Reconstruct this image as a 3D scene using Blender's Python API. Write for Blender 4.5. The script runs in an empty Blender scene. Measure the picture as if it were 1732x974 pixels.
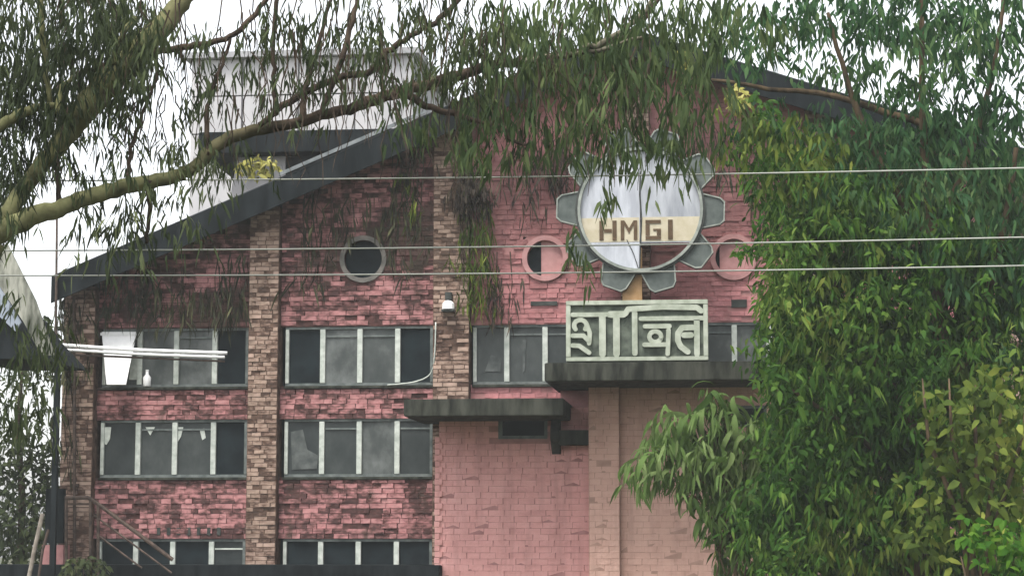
import bpy, bmesh, math, random
import numpy as np
from mathutils import Vector, Matrix, noise as mnoise
from math import radians as R, sin, cos, pi, tan

random.seed(7)
rng = np.random.default_rng(11)
scene = bpy.context.scene
COL = scene.collection

# ------------------------------------------------------------------ camera
FPX = 3600.0                       # focal length in photograph pixels
CAM = Vector((60 * tan(R(6.0)), -60.0, 2.5))
YAW, PITCH = R(6.0), math.atan((920 - 487) / FPX)
FW = Vector((-sin(YAW) * cos(PITCH), cos(YAW) * cos(PITCH), sin(PITCH)))
RT = Vector((cos(YAW), sin(YAW), 0.0))
UP = RT.cross(FW)
cam_data = bpy.data.cameras.new("camera")
cam = bpy.data.objects.new("camera", cam_data)
COL.objects.link(cam)
cam_data.sensor_width = 36.0
cam_data.lens = 36.0 * FPX / 1732.0
cam_data.clip_end = 3000.0
m = Matrix((RT, UP, -FW)).transposed().to_4x4()
m.translation = CAM
cam.matrix_world = m
scene.camera = cam

# ------------------------------------------------------------------ sky, sun, exposure
SUN_EL, SUN_AZ = R(64), R(200)     # azimuth measured clockwise from +Y
world = bpy.data.worlds.new("World")
scene.world = world
world.use_nodes = True
wn = world.node_tree
wn.nodes.clear()
wo = wn.nodes.new("ShaderNodeOutputWorld")
bg = wn.nodes.new("ShaderNodeBackground")
sky = wn.nodes.new("ShaderNodeTexSky")
sky.sky_type = 'NISHITA'
sky.sun_disc = False
sky.sun_elevation = SUN_EL
sky.sun_rotation = SUN_AZ
sky.air_density = 1.0
sky.dust_density = 2.5
sky.ozone_density = 1.0
hsv = wn.nodes.new("ShaderNodeHueSaturation")
hsv.inputs['Saturation'].default_value = 0.18   # overcast: the cloud layer greys the sky
wn.links.new(sky.outputs[0], hsv.inputs['Color'])
wn.links.new(hsv.outputs[0], bg.inputs['Color'])
bg.inputs['Strength'].default_value = 0.15
wn.links.new(bg.outputs[0], wo.inputs[0])

sd = bpy.data.lights.new("sun", 'SUN')
sd.energy = 1.5
sd.angle = R(18)
sd.color = (1.0, 0.96, 0.9)
sun = bpy.data.objects.new("sun", sd)
COL.objects.link(sun)
sdir = Vector((sin(SUN_AZ) * cos(SUN_EL), cos(SUN_AZ) * cos(SUN_EL), sin(SUN_EL)))
sun.rotation_euler = sdir.to_track_quat('Z', 'Y').to_euler()

scene.view_settings.view_transform = 'Standard'
scene.view_settings.look = 'None'
scene.view_settings.exposure = 1.3
scene.view_settings.gamma = 1.0
scene.render.engine = 'CYCLES'
scene.cycles.max_bounces = 6
scene.cycles.transparent_max_bounces = 8


# ------------------------------------------------------------------ placing
def at(px, py, Y):
    """The point at depth Y that the photograph's pixel (px, py) shows."""
    d = FW + RT * ((px - 866) / FPX) + UP * ((487 - py) / FPX)
    t = (Y - CAM.y) / d.y
    return CAM + d * t


def U(px, Y=0.0, py=650):
    return at(px, py, Y).x


def V(py, Y=0.0, px=600):
    return at(px, py, Y).z


def pxm(Y):
    return FPX / (Y - CAM.y)


# ------------------------------------------------------------------ materials
def newmat(name):
    mt = bpy.data.materials.new(name)
    mt.use_nodes = True
    nt = mt.node_tree
    b = nt.nodes["Principled BSDF"]
    return mt, nt, b


def ramp(nt, stops):
    r = nt.nodes.new("ShaderNodeValToRGB")
    els = r.color_ramp.elements
    while len(els) < len(stops):
        els.new(0.5)
    for e, (p, c) in zip(els, stops):
        e.position = p
        e.color = (*c, 1)
    return r


def math_node(nt, op, a, b=None, c=None):
    n = nt.nodes.new("ShaderNodeMath")
    n.operation = op
    for i, v in enumerate((a, b, c)):
        if v is None:
            continue
        if isinstance(v, (int, float)):
            n.inputs[i].default_value = v
        else:
            nt.links.new(v, n.inputs[i])
    return n.outputs[0]


def pos_noise(nt, scale, detail=4, stretch=None, rough=0.55):
    g = nt.nodes.new("ShaderNodeNewGeometry")
    out = g.outputs['Position']
    if stretch:
        mp = nt.nodes.new("ShaderNodeMapping")
        mp.inputs['Scale'].default_value = stretch
        nt.links.new(out, mp.inputs[0])
        out = mp.outputs[0]
    n = nt.nodes.new("ShaderNodeTexNoise")
    n.inputs['Scale'].default_value = scale
    n.inputs['Detail'].default_value = detail
    n.inputs['Roughness'].default_value = rough
    nt.links.new(out, n.inputs['Vector'])
    return n.outputs['Fac']


def piece_random(nt):
    g = nt.nodes.new("ShaderNodeNewGeometry")
    o = nt.nodes.new("ShaderNodeObjectInfo")
    s = math_node(nt, 'ADD', g.outputs['Random Per Island'], o.outputs['Random'])
    return math_node(nt, 'FRACT', s)


def bump(nt, b, h, strength=0.3, dist=0.02):
    bn = nt.nodes.new("ShaderNodeBump")
    bn.inputs['Strength'].default_value = strength
    bn.inputs['Distance'].default_value = dist
    nt.links.new(h, bn.inputs['Height'])
    nt.links.new(bn.outputs[0], b.inputs['Normal'])


def brick_mat(name, stops, wr=0.5, wn_=0.9, scale=0.7, fine=4.0, stretch=(1, 1, 1), moss=0.0, streak=0.0):
    mt, nt, b = newmat(name)
    r = piece_random(nt)
    n = pos_noise(nt, scale, 5, stretch)
    f = pos_noise(nt, fine, 5, (1, 1, 2.2))
    v = math_node(nt, 'MULTIPLY', r, wr)
    v = math_node(nt, 'MULTIPLY_ADD', n, wn_, v)
    v = math_node(nt, 'MULTIPLY_ADD', f, 0.9, v)
    v = math_node(nt, 'SUBTRACT', v, (wr + wn_ + 0.9) / 2 - 0.5)
    cr = ramp(nt, stops)
    nt.links.new(v, cr.inputs[0])
    col = cr.outputs[0]

    def over(col, fac, c):
        mx = nt.nodes.new("ShaderNodeMix")
        mx.data_type = 'RGBA'
        nt.links.new(fac, mx.inputs[0])
        nt.links.new(col, mx.inputs[6])
        mx.inputs[7].default_value = (*c, 1)
        return mx.outputs[2]
    if streak:                       # rain streaks
        sn = pos_noise(nt, 1.0, 6, (3.0, 3.0, 0.28), 0.65)
        m1 = nt.nodes.new("ShaderNodeMapRange")
        m1.inputs[1].default_value, m1.inputs[2].default_value, m1.inputs[4].default_value = 0.47, 0.75, streak
        nt.links.new(sn, m1.inputs[0])
        col = over(col, m1.outputs[0], (0.10, 0.062, 0.050))
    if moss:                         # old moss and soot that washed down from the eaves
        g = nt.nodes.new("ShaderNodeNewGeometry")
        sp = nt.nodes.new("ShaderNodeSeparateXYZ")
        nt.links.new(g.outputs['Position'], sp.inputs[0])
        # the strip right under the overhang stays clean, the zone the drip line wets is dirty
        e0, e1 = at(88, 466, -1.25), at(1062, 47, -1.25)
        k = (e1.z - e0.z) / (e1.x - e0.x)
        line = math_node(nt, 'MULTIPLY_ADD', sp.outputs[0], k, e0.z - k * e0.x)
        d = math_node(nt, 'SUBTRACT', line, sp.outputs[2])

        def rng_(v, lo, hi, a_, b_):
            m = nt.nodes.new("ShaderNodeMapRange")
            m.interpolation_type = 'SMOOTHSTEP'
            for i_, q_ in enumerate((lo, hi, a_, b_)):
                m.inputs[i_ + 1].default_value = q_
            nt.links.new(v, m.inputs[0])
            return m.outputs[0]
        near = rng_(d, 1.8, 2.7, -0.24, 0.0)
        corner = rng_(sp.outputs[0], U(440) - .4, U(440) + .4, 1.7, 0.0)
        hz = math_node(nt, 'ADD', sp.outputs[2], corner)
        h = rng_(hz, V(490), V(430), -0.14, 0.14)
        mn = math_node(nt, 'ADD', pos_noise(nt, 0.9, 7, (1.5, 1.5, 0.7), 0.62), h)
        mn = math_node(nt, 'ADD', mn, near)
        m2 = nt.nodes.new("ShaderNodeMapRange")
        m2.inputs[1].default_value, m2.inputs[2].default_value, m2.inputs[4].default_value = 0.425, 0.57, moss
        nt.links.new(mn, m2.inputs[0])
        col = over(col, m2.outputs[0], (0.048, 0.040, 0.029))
    nt.links.new(col, b.inputs['Base Color'])
    b.inputs['Roughness'].default_value = 0.9
    b.inputs['Specular IOR Level'].default_value = 0.15
    bump(nt, b, pos_noise(nt, 14, 6), 0.5, 0.03)
    return mt


def noisy_mat(name, c0, c1, scale=3.0, rough=0.8, stretch=None, metal=0.0, bmp=0.2, detail=5, lo=0.35, hi=0.65):
    mt, nt, b = newmat(name)
    n = pos_noise(nt, scale, detail, stretch)
    cr = ramp(nt, [(lo, c0), (hi, c1)])
    nt.links.new(n, cr.inputs[0])
    nt.links.new(cr.outputs[0], b.inputs['Base Color'])
    b.inputs['Roughness'].default_value = rough
    b.inputs['Metallic'].default_value = metal
    b.inputs['Specular IOR Level'].default_value = 0.3 if rough < 0.75 else 0.08
    if bmp:
        bump(nt, b, pos_noise(nt, scale * 4, 6, stretch), bmp, 0.02)
    return mt


def leaf_mat(name, stops, transl=0.3, big=0.4):
    mt, nt, b = newmat(name)
    r = piece_random(nt)
    n = pos_noise(nt, big, 3)
    v = math_node(nt, 'MULTIPLY', r, 0.6)
    v = math_node(nt, 'MULTIPLY_ADD', n, 1.7, v)
    v = math_node(nt, 'SUBTRACT', v, 0.68)
    cr = ramp(nt, stops)
    nt.links.new(v, cr.inputs[0])
    nt.links.new(cr.outputs[0], b.inputs['Base Color'])
    b.inputs['Roughness'].default_value = 0.7
    b.inputs['Specular IOR Level'].default_value = 0.12
    t = nt.nodes.new("ShaderNodeBsdfTranslucent")
    nt.links.new(cr.outputs[0], t.inputs['Color'])
    mx = nt.nodes.new("ShaderNodeMixShader")
    mx.inputs[0].default_value = transl
    nt.links.new(b.outputs[0], mx.inputs[1])
    nt.links.new(t.outputs[0], mx.inputs[2])
    nt.links.new(mx.outputs[0], nt.nodes["Material Output"].inputs[0])
    return mt


M = {}
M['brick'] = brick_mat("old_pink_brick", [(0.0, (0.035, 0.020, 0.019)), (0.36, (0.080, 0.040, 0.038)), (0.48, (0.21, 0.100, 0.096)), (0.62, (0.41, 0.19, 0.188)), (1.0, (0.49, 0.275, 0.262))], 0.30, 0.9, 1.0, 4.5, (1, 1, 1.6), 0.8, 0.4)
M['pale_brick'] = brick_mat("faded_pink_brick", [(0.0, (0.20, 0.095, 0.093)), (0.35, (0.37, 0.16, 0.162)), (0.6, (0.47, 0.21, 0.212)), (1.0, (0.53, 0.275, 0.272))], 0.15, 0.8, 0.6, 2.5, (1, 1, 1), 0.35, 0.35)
M['pier_brick'] = brick_mat("tan_pier_brick", [(0.0, (0.040, 0.025, 0.019)), (0.34, (0.090, 0.056, 0.043)), (0.47, (0.23, 0.155, 0.120)), (0.66, (0.35, 0.255, 0.20)), (1.0, (0.44, 0.30, 0.25))], 0.40, 0.8, 1.1, 5.0, (1, 1, 1.8), 0.25, 0.3)
M['pink_brick'] = brick_mat("fresh_pink_brick", [(0.0, (0.44, 0.215, 0.205)), (0.4, (0.61, 0.31, 0.29)), (0.7, (0.65, 0.345, 0.325)), (1.0, (0.67, 0.40, 0.37))], 0.2, 0.9, 0.5, 2.5, (1, 1, 1), 0.0, 0.32)
M['beige_brick'] = brick_mat("beige_pink_brick", [(0.0, (0.42, 0.25, 0.20)), (0.4, (0.55, 0.34, 0.28)), (0.7, (0.59, 0.375, 0.31)), (1.0, (0.62, 0.41, 0.345))], 0.18, 0.8, 0.5, 2.5, (1, 1, 1), 0.0, 0.28)
M['mortar'] = noisy_mat("old_mortar", (0.04, 0.024, 0.022), (0.11, 0.055, 0.05), 5, 0.95)
M['pier_mortar'] = noisy_mat("pier_mortar", (0.055, 0.035, 0.027), (0.14, 0.09, 0.068), 5, 0.95)
M['pink_mortar'] = noisy_mat("pink_mortar", (0.30, 0.15, 0.145), (0.40, 0.205, 0.195), 4, 0.95)
M['beige_mortar'] = noisy_mat("beige_mortar", (0.33, 0.205, 0.165), (0.41, 0.26, 0.21), 4, 0.95)
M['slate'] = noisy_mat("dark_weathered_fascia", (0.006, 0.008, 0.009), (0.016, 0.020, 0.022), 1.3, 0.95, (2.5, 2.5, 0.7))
M['roof'] = noisy_mat("roof_sheet", (0.03, 0.034, 0.037), (0.06, 0.064, 0.068), 1.5, 0.7)
M['flash'] = noisy_mat("galvanised_flashing", (0.10, 0.115, 0.12), (0.20, 0.215, 0.22), 3, 0.6, None, 0.0)
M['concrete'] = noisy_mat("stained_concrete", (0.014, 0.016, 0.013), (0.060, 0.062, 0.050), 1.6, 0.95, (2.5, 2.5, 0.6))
M['frame'] = noisy_mat("painted_window_frame", (0.34, 0.37, 0.33), (0.52, 0.55, 0.50), 5, 0.6)
M['frame_dark'] = noisy_mat("grimy_window_frame", (0.07, 0.085, 0.08), (0.15, 0.17, 0.16), 4, 0.6)
M['glass'], _nt, _b = newmat("dusty_reflecting_glass")
_v = math_node(_nt, 'MULTIPLY', piece_random(_nt), 0.55)
_v = math_node(_nt, 'MULTIPLY_ADD', pos_noise(_nt, 1.9, 6, (1, 1, 0.7), 0.6), 0.9, _v)
_v = math_node(_nt, 'SUBTRACT', _v, 0.22)
_c = ramp(_nt, [(0.12, (0.008, 0.013, 0.014)), (0.45, (0.030, 0.037, 0.036)), (0.68, (0.055, 0.063, 0.060)), (0.9, (0.13, 0.14, 0.135))])  # pale tones paint reflections in with the dust
_nt.links.new(_v, _c.inputs[0])
_nt.links.new(_c.outputs[0], _b.inputs['Base Color'])
_b.inputs['Roughness'].default_value = 0.42
_b.inputs['Specular IOR Level'].default_value = 0.3
M['glass_dark'] = noisy_mat("dark_glass", (0.008, 0.012, 0.014), (0.014, 0.021, 0.024), 2.0, 0.78, None, 0, 0.0)
M['glass_grey'] = noisy_mat("grey_reflection", (0.06, 0.068, 0.066), (0.12, 0.13, 0.125), 3, 0.9)
M['inside'] = noisy_mat("unlit_room_plaster", (0.05, 0.06, 0.07), (0.07, 0.08, 0.09), 1.0, 0.9, None, 0, 0.0)
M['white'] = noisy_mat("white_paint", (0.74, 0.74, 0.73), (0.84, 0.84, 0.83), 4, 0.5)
M['cream'] = noisy_mat("cream_paint", (0.40, 0.35, 0.24), (0.50, 0.45, 0.34), 3, 0.6)
M['brown'] = noisy_mat("brown_letter_paint", (0.06, 0.035, 0.015), (0.10, 0.06, 0.03), 5, 0.6)
M['panel'] = noisy_mat("pale_grey_panel", (0.24, 0.255, 0.28), (0.40, 0.415, 0.445), 1.6, 0.45, (2.2, 1, 0.5))
M['panel_light'] = noisy_mat("white_panel", (0.33, 0.345, 0.38), (0.50, 0.52, 0.56), 1.8, 0.45, (2.2, 1, 0.5))
M['gear'] = noisy_mat("grey_gear_paint", (0.055, 0.068, 0.063), (0.105, 0.122, 0.112), 3, 0.6)
M['gear_edge'] = noisy_mat("pale_gear_edge", (0.15, 0.17, 0.15), (0.28, 0.30, 0.265), 4, 0.6)
M['dark_rim'] = noisy_mat("dark_rim_rubber", (0.02, 0.025, 0.022), (0.05, 0.055, 0.05), 4, 0.7)
M['board'] = noisy_mat("shaded_green_board", (0.045, 0.055, 0.045), (0.13, 0.15, 0.12), 3, 0.8)  # backing darkened to carry the shadows round the raised letters
M['letter'] = noisy_mat("weathered_cream_letter", (0.28, 0.31, 0.24), (0.42, 0.45, 0.37), 4, 0.7)
M['tan'] = noisy_mat("tan_plaster", (0.34, 0.21, 0.10), (0.46, 0.29, 0.15), 4, 0.9)
M['pink_plaster'] = noisy_mat("pink_plaster", (0.36, 0.19, 0.185), (0.47, 0.26, 0.25), 3, 0.9)
M['grey_ring'] = noisy_mat("grey_plaster", (0.10, 0.10, 0.09), (0.22, 0.20, 0.18), 3, 0.9)
M['rail'] = noisy_mat("rusty_railing", (0.045, 0.035, 0.03), (0.11, 0.08, 0.065), 6, 0.8)
M['rail_pale'] = noisy_mat("pale_pipe", (0.20, 0.17, 0.14), (0.34, 0.30, 0.25), 5, 0.7)
M['wire'] = noisy_mat("aluminium_wire", (0.28, 0.29, 0.26), (0.36, 0.37, 0.33), 2, 0.55, None, 0.0, 0)
M['sheet'] = noisy_mat("pale_cladding", (0.37, 0.365, 0.375), (0.50, 0.485, 0.49), 0.25, 0.6, (1.6, 1, 0.25))
M['joint'] = noisy_mat("cladding_joint", (0.28, 0.28, 0.29), (0.36, 0.36, 0.37), 0.5, 0.8)
M['pale_wall'] = noisy_mat("pale_block_wall", (0.24, 0.235, 0.24), (0.42, 0.405, 0.41), 0.9, 0.9, (1, 1, 0.6))
M['shed_sheet'] = noisy_mat("old_shed_sheet", (0.06, 0.065, 0.05), (0.34, 0.34, 0.29), 2.2, 0.8, (2, 2, 0.5))
M['shed_blue'] = noisy_mat("blue_grey_sheet", (0.16, 0.19, 0.23), (0.28, 0.31, 0.36), 1.5, 0.6)
M['bark_pale'] = noisy_mat("pale_branch_bark", (0.07, 0.062, 0.045), (0.24, 0.22, 0.16), 2.6, 0.9, None, 0, 0.5)
M['bark'], _nt, _b = newmat("eucalyptus_bark")
_n = pos_noise(_nt, 2.6, 6)
_g = _nt.nodes.new("ShaderNodeNewGeometry")
_s = _nt.nodes.new("ShaderNodeSeparateXYZ")
_nt.links.new(_g.outputs['Position'], _s.inputs[0])
_r = _nt.nodes.new("ShaderNodeMapRange")
_r.inputs[1].default_value, _r.inputs[2].default_value = at(330, 280, -32).x, at(560, 190, -32).x
_nt.links.new(math_node(_nt, 'ADD', _s.outputs[0], math_node(_nt, 'MULTIPLY', _n, 1.5)), _r.inputs[0])
_c1 = ramp(_nt, [(0.32, (0.040, 0.040, 0.018)), (0.7, (0.20, 0.20, 0.095))])
_c2 = ramp(_nt, [(0.32, (0.020, 0.014, 0.011)), (0.7, (0.095, 0.070, 0.050))])
_nt.links.new(_n, _c1.inputs[0])
_nt.links.new(_n, _c2.inputs[0])
_m = _nt.nodes.new("ShaderNodeMix")
_m.data_type = 'RGBA'
_nt.links.new(_r.outputs[0], _m.inputs[0])
_nt.links.new(_c1.outputs[0], _m.inputs[6])
_nt.links.new(_c2.outputs[0], _m.inputs[7])
_nt.links.new(_m.outputs[2], _b.inputs['Base Color'])
_b.inputs['Roughness'].default_value = 0.9
_b.inputs['Specular IOR Level'].default_value = 0.1
bump(_nt, _b, pos_noise(_nt, 12, 6), 0.6, 0.02)
M['bark_dark'] = noisy_mat("dark_twig_bark", (0.025, 0.018, 0.014), (0.075, 0.055, 0.04), 4, 0.9, None, 0, 0.4)
M['bark_brown'] = noisy_mat("brown_bark", (0.035, 0.026, 0.017), (0.12, 0.085, 0.05), 3, 0.95, (1.5, 1.5, 0.4), 0, 0.6)
M['ground'] = noisy_mat("rough_grass_ground", (0.03, 0.045, 0.018), (0.085, 0.075, 0.04), 0.6, 0.95)
M['euc'] = leaf_mat("eucalyptus_leaf", [(0.0, (0.014, 0.021, 0.009)), (0.4, (0.034, 0.048, 0.020)), (0.75, (0.066, 0.086, 0.034)), (1.0, (0.14, 0.16, 0.075))], 0.3)
M['euc_green'] = leaf_mat("green_eucalyptus_leaf", [(0.0, (0.024, 0.042, 0.017)), (0.4, (0.050, 0.080, 0.030)), (0.75, (0.092, 0.128, 0.046)), (1.0, (0.17, 0.21, 0.085))], 0.35, 0.7)
M['tree'] = leaf_mat("deep_green_leaf", [(0.0, (0.012, 0.040, 0.006)), (0.4, (0.036, 0.096, 0.012)), (0.7, (0.080, 0.155, 0.022)), (1.0, (0.20, 0.27, 0.055))], 0.35, 0.45)
M['teal'] = leaf_mat("blue_green_leaf", [(0.0, (0.012, 0.040, 0.014)), (0.4, (0.028, 0.082, 0.028)), (0.75, (0.066, 0.132, 0.044)), (1.0, (0.16, 0.24, 0.09))], 0.35, 0.45)
M['bright'] = leaf_mat("bright_vine_leaf", [(0.0, (0.018, 0.065, 0.005)), (0.4, (0.036, 0.115, 0.008)), (0.75, (0.080, 0.175, 0.014)), (1.0, (0.20, 0.28, 0.045))], 0.4, 0.9)
M['olive'] = leaf_mat("olive_leaf", [(0.0, (0.022, 0.042, 0.006)), (0.4, (0.062, 0.098, 0.014)), (0.75, (0.125, 0.165, 0.026)), (1.0, (0.30, 0.33, 0.065))], 0.35, 0.9)
M['yellow'] = leaf_mat("yellowing_leaf", [(0.0, (0.15, 0.15, 0.03)), (0.5, (0.32, 0.30, 0.08)), (1.0, (0.44, 0.41, 0.16))], 0.3)
M['sapling'] = leaf_mat("sapling_leaf", [(0.0, (0.055, 0.105, 0.024)), (0.45, (0.112, 0.185, 0.048)), (0.75, (0.175, 0.245, 0.085)), (1.0, (0.27, 0.33, 0.15))], 0.4)
M['dry'] = leaf_mat("dry_creeper", [(0.0, (0.014, 0.011, 0.009)), (0.45, (0.036, 0.028, 0.021)), (0.75, (0.068, 0.054, 0.036)), (1.0, (0.15, 0.12, 0.075))], 0.15, 1.2)
M['dry_green'] = leaf_mat("half_dry_creeper", [(0.0, (0.014, 0.016, 0.009)), (0.45, (0.034, 0.036, 0.020)), (0.75, (0.068, 0.070, 0.034)), (1.0, (0.15, 0.15, 0.075))], 0.2, 1.2)


# ------------------------------------------------------------------ mesh building
class MB:
    def __init__(self):
        self.v, self.f = [], []

    def add(self, vs, fs):
        o = len(self.v)
        self.v += [tuple(p) for p in vs]
        self.f += [tuple(i + o for i in f) for f in fs]

    def box(self, x0, x1, y0, y1, z0, z1):
        x0, x1 = min(x0, x1), max(x0, x1)
        y0, y1 = min(y0, y1), max(y0, y1)
        z0, z1 = min(z0, z1), max(z0, z1)
        self.add([(x0, y0, z0), (x1, y0, z0), (x1, y1, z0), (x0, y1, z0), (x0, y0, z1), (x1, y0, z1), (x1, y1, z1), (x0, y1, z1)],
                 [(0, 3, 2, 1), (4, 5, 6, 7), (0, 1, 5, 4), (1, 2, 6, 5), (2, 3, 7, 6), (3, 0, 4, 7)])

    def prism(self, pts, y0, y1):
        """pts: (x, z) outline, counter-clockwise seen from -Y; extruded from y0 (front) to y1."""
        n = len(pts)
        vs = [(x, y0, z) for x, z in pts] + [(x, y1, z) for x, z in pts]
        fs = [tuple(range(n)), tuple(range(2 * n - 1, n - 1, -1))]
        for i in range(n):
            j = (i + 1) % n
            fs.append((i, i + n, j + n, j))
        self.add(vs, fs)

    def ring(self, cx, cz, r0, r1, y0, y1, n=40):
        vs, fs = [], []
        for k in range(n):
            a = 2 * pi * k / n
            for r, y in ((r0, y0), (r1, y0), (r1, y1), (r0, y1)):
                vs.append((cx + r * cos(a), y, cz + r * sin(a)))
        for k in range(n):
            a, b = 4 * k, 4 * ((k + 1) % n)
            for q in range(4):
                p = (q + 1) % 4
                fs.append((a + q, a + p, b + p, b + q))
        self.add(vs, fs)

    def tube(self, pts, rad, n=7, cap=True, wob=0.0):
        pts = [Vector(p) for p in pts]
        if isinstance(rad, (int, float)):
            rad = [rad] * len(pts)
        vs, fs = [], []
        ref = None
        for i, p in enumerate(pts):
            t = (pts[min(i + 1, len(pts) - 1)] - pts[max(i - 1, 0)]).normalized()
            if ref is None:
                ref = t.orthogonal().normalized()
            ref = (ref - t * ref.dot(t)).normalized()
            b = t.cross(ref)
            for k in range(n):
                a = 2 * pi * k / n
                r = rad[i] * (1 + wob * (random.random() - 0.5))
                vs.append(p + (ref * cos(a) + b * sin(a)) * r)
        for i in range(len(pts) - 1):
            for k in range(n):
                j = (k + 1) % n
                fs.append((i * n + k, i * n + j, (i + 1) * n + j, (i + 1) * n + k))
        if cap:
            fs.append(tuple(range(n - 1, -1, -1)))
            fs.append(tuple(range((len(pts) - 1) * n, len(pts) * n)))
        self.add(vs, fs)

    def build(self, name, mat, parent=None, bevel=0.0, smooth=False):
        me = bpy.data.meshes.new(name)
        me.from_pydata(self.v, [], self.f)
        me.update()
        bm = bmesh.new()
        bm.from_mesh(me)
        if bevel:
            bmesh.ops.bevel(bm, geom=bm.edges[:], offset=bevel, segments=2, affect='EDGES', clamp_overlap=True)
        bmesh.ops.recalc_face_normals(bm, faces=bm.faces[:])
        bm.to_mesh(me)
        bm.free()
        if smooth:
            for p in me.polygons:
                p.use_smooth = True
        return link(name, me, mat, parent)


def link(name, me, mat, parent=None):
    if mat is not None and not me.materials:
        me.materials.append(mat)
    o = bpy.data.objects.new(name, me)
    COL.objects.link(o)
    if parent is not None:
        adopt(o, parent)
    return o


def adopt(o, parent):
    o.parent = parent
    o.matrix_parent_inverse = world_of(parent).inverted()


def world_of(p):
    w = Matrix.LocRotScale(p.location, p.rotation_euler, p.scale)
    if p.parent is not None:
        w = world_of(p.parent) @ p.matrix_parent_inverse @ w
    return w


def tag(o, label, cat, group=None, kind=None):
    if label:
        o['label'] = label
    if cat:
        o['category'] = cat
    if group:
        o['group'] = group
    if kind:
        o['kind'] = kind
    return o


def thing(name, loc, label, cat, group=None):
    o = bpy.data.objects.new(name, None)
    o.empty_display_size = 0.3
    COL.objects.link(o)
    o.location = loc
    return tag(o, label, cat, group)


def clip(poly, nx, nz, d):
    """keep the part of an (x, z) polygon with nx*x + nz*z <= d"""
    out = []
    for i in range(len(poly)):
        a, b = poly[i], poly[(i + 1) % len(poly)]
        sa, sb = nx * a[0] + nz * a[1] - d, nx * b[0] + nz * b[1] - d
        if sa <= 0:
            out.append(a)
        if (sa < 0 < sb) or (sb < 0 < sa):
            t = sa / (sa - sb)
            out.append((a[0] + (b[0] - a[0]) * t, a[1] + (b[1] - a[1]) * t))
    return out


def smooth_path(pts, sub=5):
    """Catmull-Rom through (vector, radius) pairs."""
    P = [Vector((*p, r)) for p, r in pts]
    out = []
    for i in range(len(P) - 1):
        a, b, c, d = P[max(i - 1, 0)], P[i], P[i + 1], P[min(i + 2, len(P) - 1)]
        for s in range(sub):
            t = s / sub
            out.append(0.5 * ((2 * b) + (c - a) * t + (2 * a - 5 * b + 4 * c - d) * t * t + (3 * b - a - 3 * c + d) * t ** 3))
    out.append(P[-1])
    return [Vector(q[:3]) for q in out], [max(q[3], 0.004) for q in out]


# ------------------------------------------------------------------ ground
g = MB()
gx = list(np.linspace(-220, 220, 41))
gy = list(np.linspace(-75, 330, 41))
vs, fs = [], []
for j, y in enumerate(gy):
    for i, x in enumerate(gx):
        vs.append((x, y, 0.0))
for j in range(40):
    for i in range(40):
        a = j * 41 + i
        fs.append((a, a + 1, a + 42, a + 41))
g.add(vs, fs)
tag(g.build("ground", M['ground']), "rough grassy ground below the building and trees", None, None, 'structure')

# thin moist air round the whole place
hz_mat = bpy.data.materials.new("moist_air")
hz_mat.use_nodes = True
hn = hz_mat.node_tree
hn.nodes.clear()
ho = hn.nodes.new("ShaderNodeOutputMaterial")
hv = hn.nodes.new("ShaderNodeVolumePrincipled")
hv.inputs['Color'].default_value = (0.90, 0.93, 0.92, 1)
hv.inputs['Density'].default_value = 0.0005
hn.links.new(hv.outputs[0], ho.inputs['Volume'])
q = MB()
q.box(-225, 225, -80, 335, -1.0, 32.0)
q.build("haze", hz_mat)['kind'] = 'stuff'

# ------------------------------------------------------------------ the building
bld = thing("brick_building", (U(450), 0, 0), "old pink brick building with a low gable roof and tan brick piers", "building")

RY = -1.25                                            # front edge of the roof
RL, RP, RR = at(88, 466, RY), at(1062, 47, RY), at(1790, 268, RY)


def zroof(x):
    if x < RP.x:
        return RL.z + (RP.z - RL.z) * (x - RL.x) / (RP.x - RL.x)
    return RP.z + (RR.z - RP.z) * (x - RP.x) / (RR.x - RP.x)


# roof slabs, fascia boards, flashing
for a, b in ((RL, RP), (RP, RR)):
    r = MB()
    r.prism([(a.x, a.z - 0.22), (b.x, b.z - 0.22), (b.x, b.z), (a.x, a.z)], RY, 14.0)
    r.build("roof", M['roof'], bld)
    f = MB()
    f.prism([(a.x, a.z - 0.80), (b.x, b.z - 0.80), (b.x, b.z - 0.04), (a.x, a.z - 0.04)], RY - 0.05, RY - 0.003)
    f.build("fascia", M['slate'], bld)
sf = MB()
p, q = at(472, 296, RY - 0.08), at(720, 189, RY - 0.08)
sf.prism([(p.x, p.z - 0.04), (q.x, q.z - 0.04), (q.x, q.z + 0.07), (p.x, p.z + 0.07)], RY - 0.09, RY - 0.053)
sf.build("flashing", M['flash'], bld)

# piers and bays
PIERS = [(112, 165), (424, 474), (735, 796), (1052, 1102), (1368, 1418), (1690, 1740)]
PX = [(U(a), U(b)) for a, b in PIERS]
ROWS = [(552, 652), (708, 806), (911, 1010)]
RZ = [(V(t), V(b)) for t, b in ROWS]
ZB = 0.0
pier_bricks, wall_bricks, pale_bricks, porch_bricks, tall_bricks = [], [], [], [], []


def lay(store, x0, x1, z0, z1, y, keep=None, h=0.142, w=(0.20, 0.52), gap=0.014, rank=0, proud=(0.008, 0.06), owner=None, lost=0.05):
    z, row = z0, 0
    while z + 0.06 < z1:
        hh = min(h, z1 - z)
        x = x0
        first = True
        while x + 0.03 < x1:
            ww = random.uniform(*w)
            if first and row % 2:
                ww *= 0.5
            first = False
            if x1 - (x + ww) < 0.12:
                ww = x1 - x
            cx, cz = x + ww / 2, z + hh / 2
            if random.random() > lost and (keep is None or keep(cx, cz)):
                store.append((rank + random.random() * 0.2, cx, cz, ww - gap, hh - gap, y, random.uniform(*proud), owner))
            x += ww
        z += h
        row += 1


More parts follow.
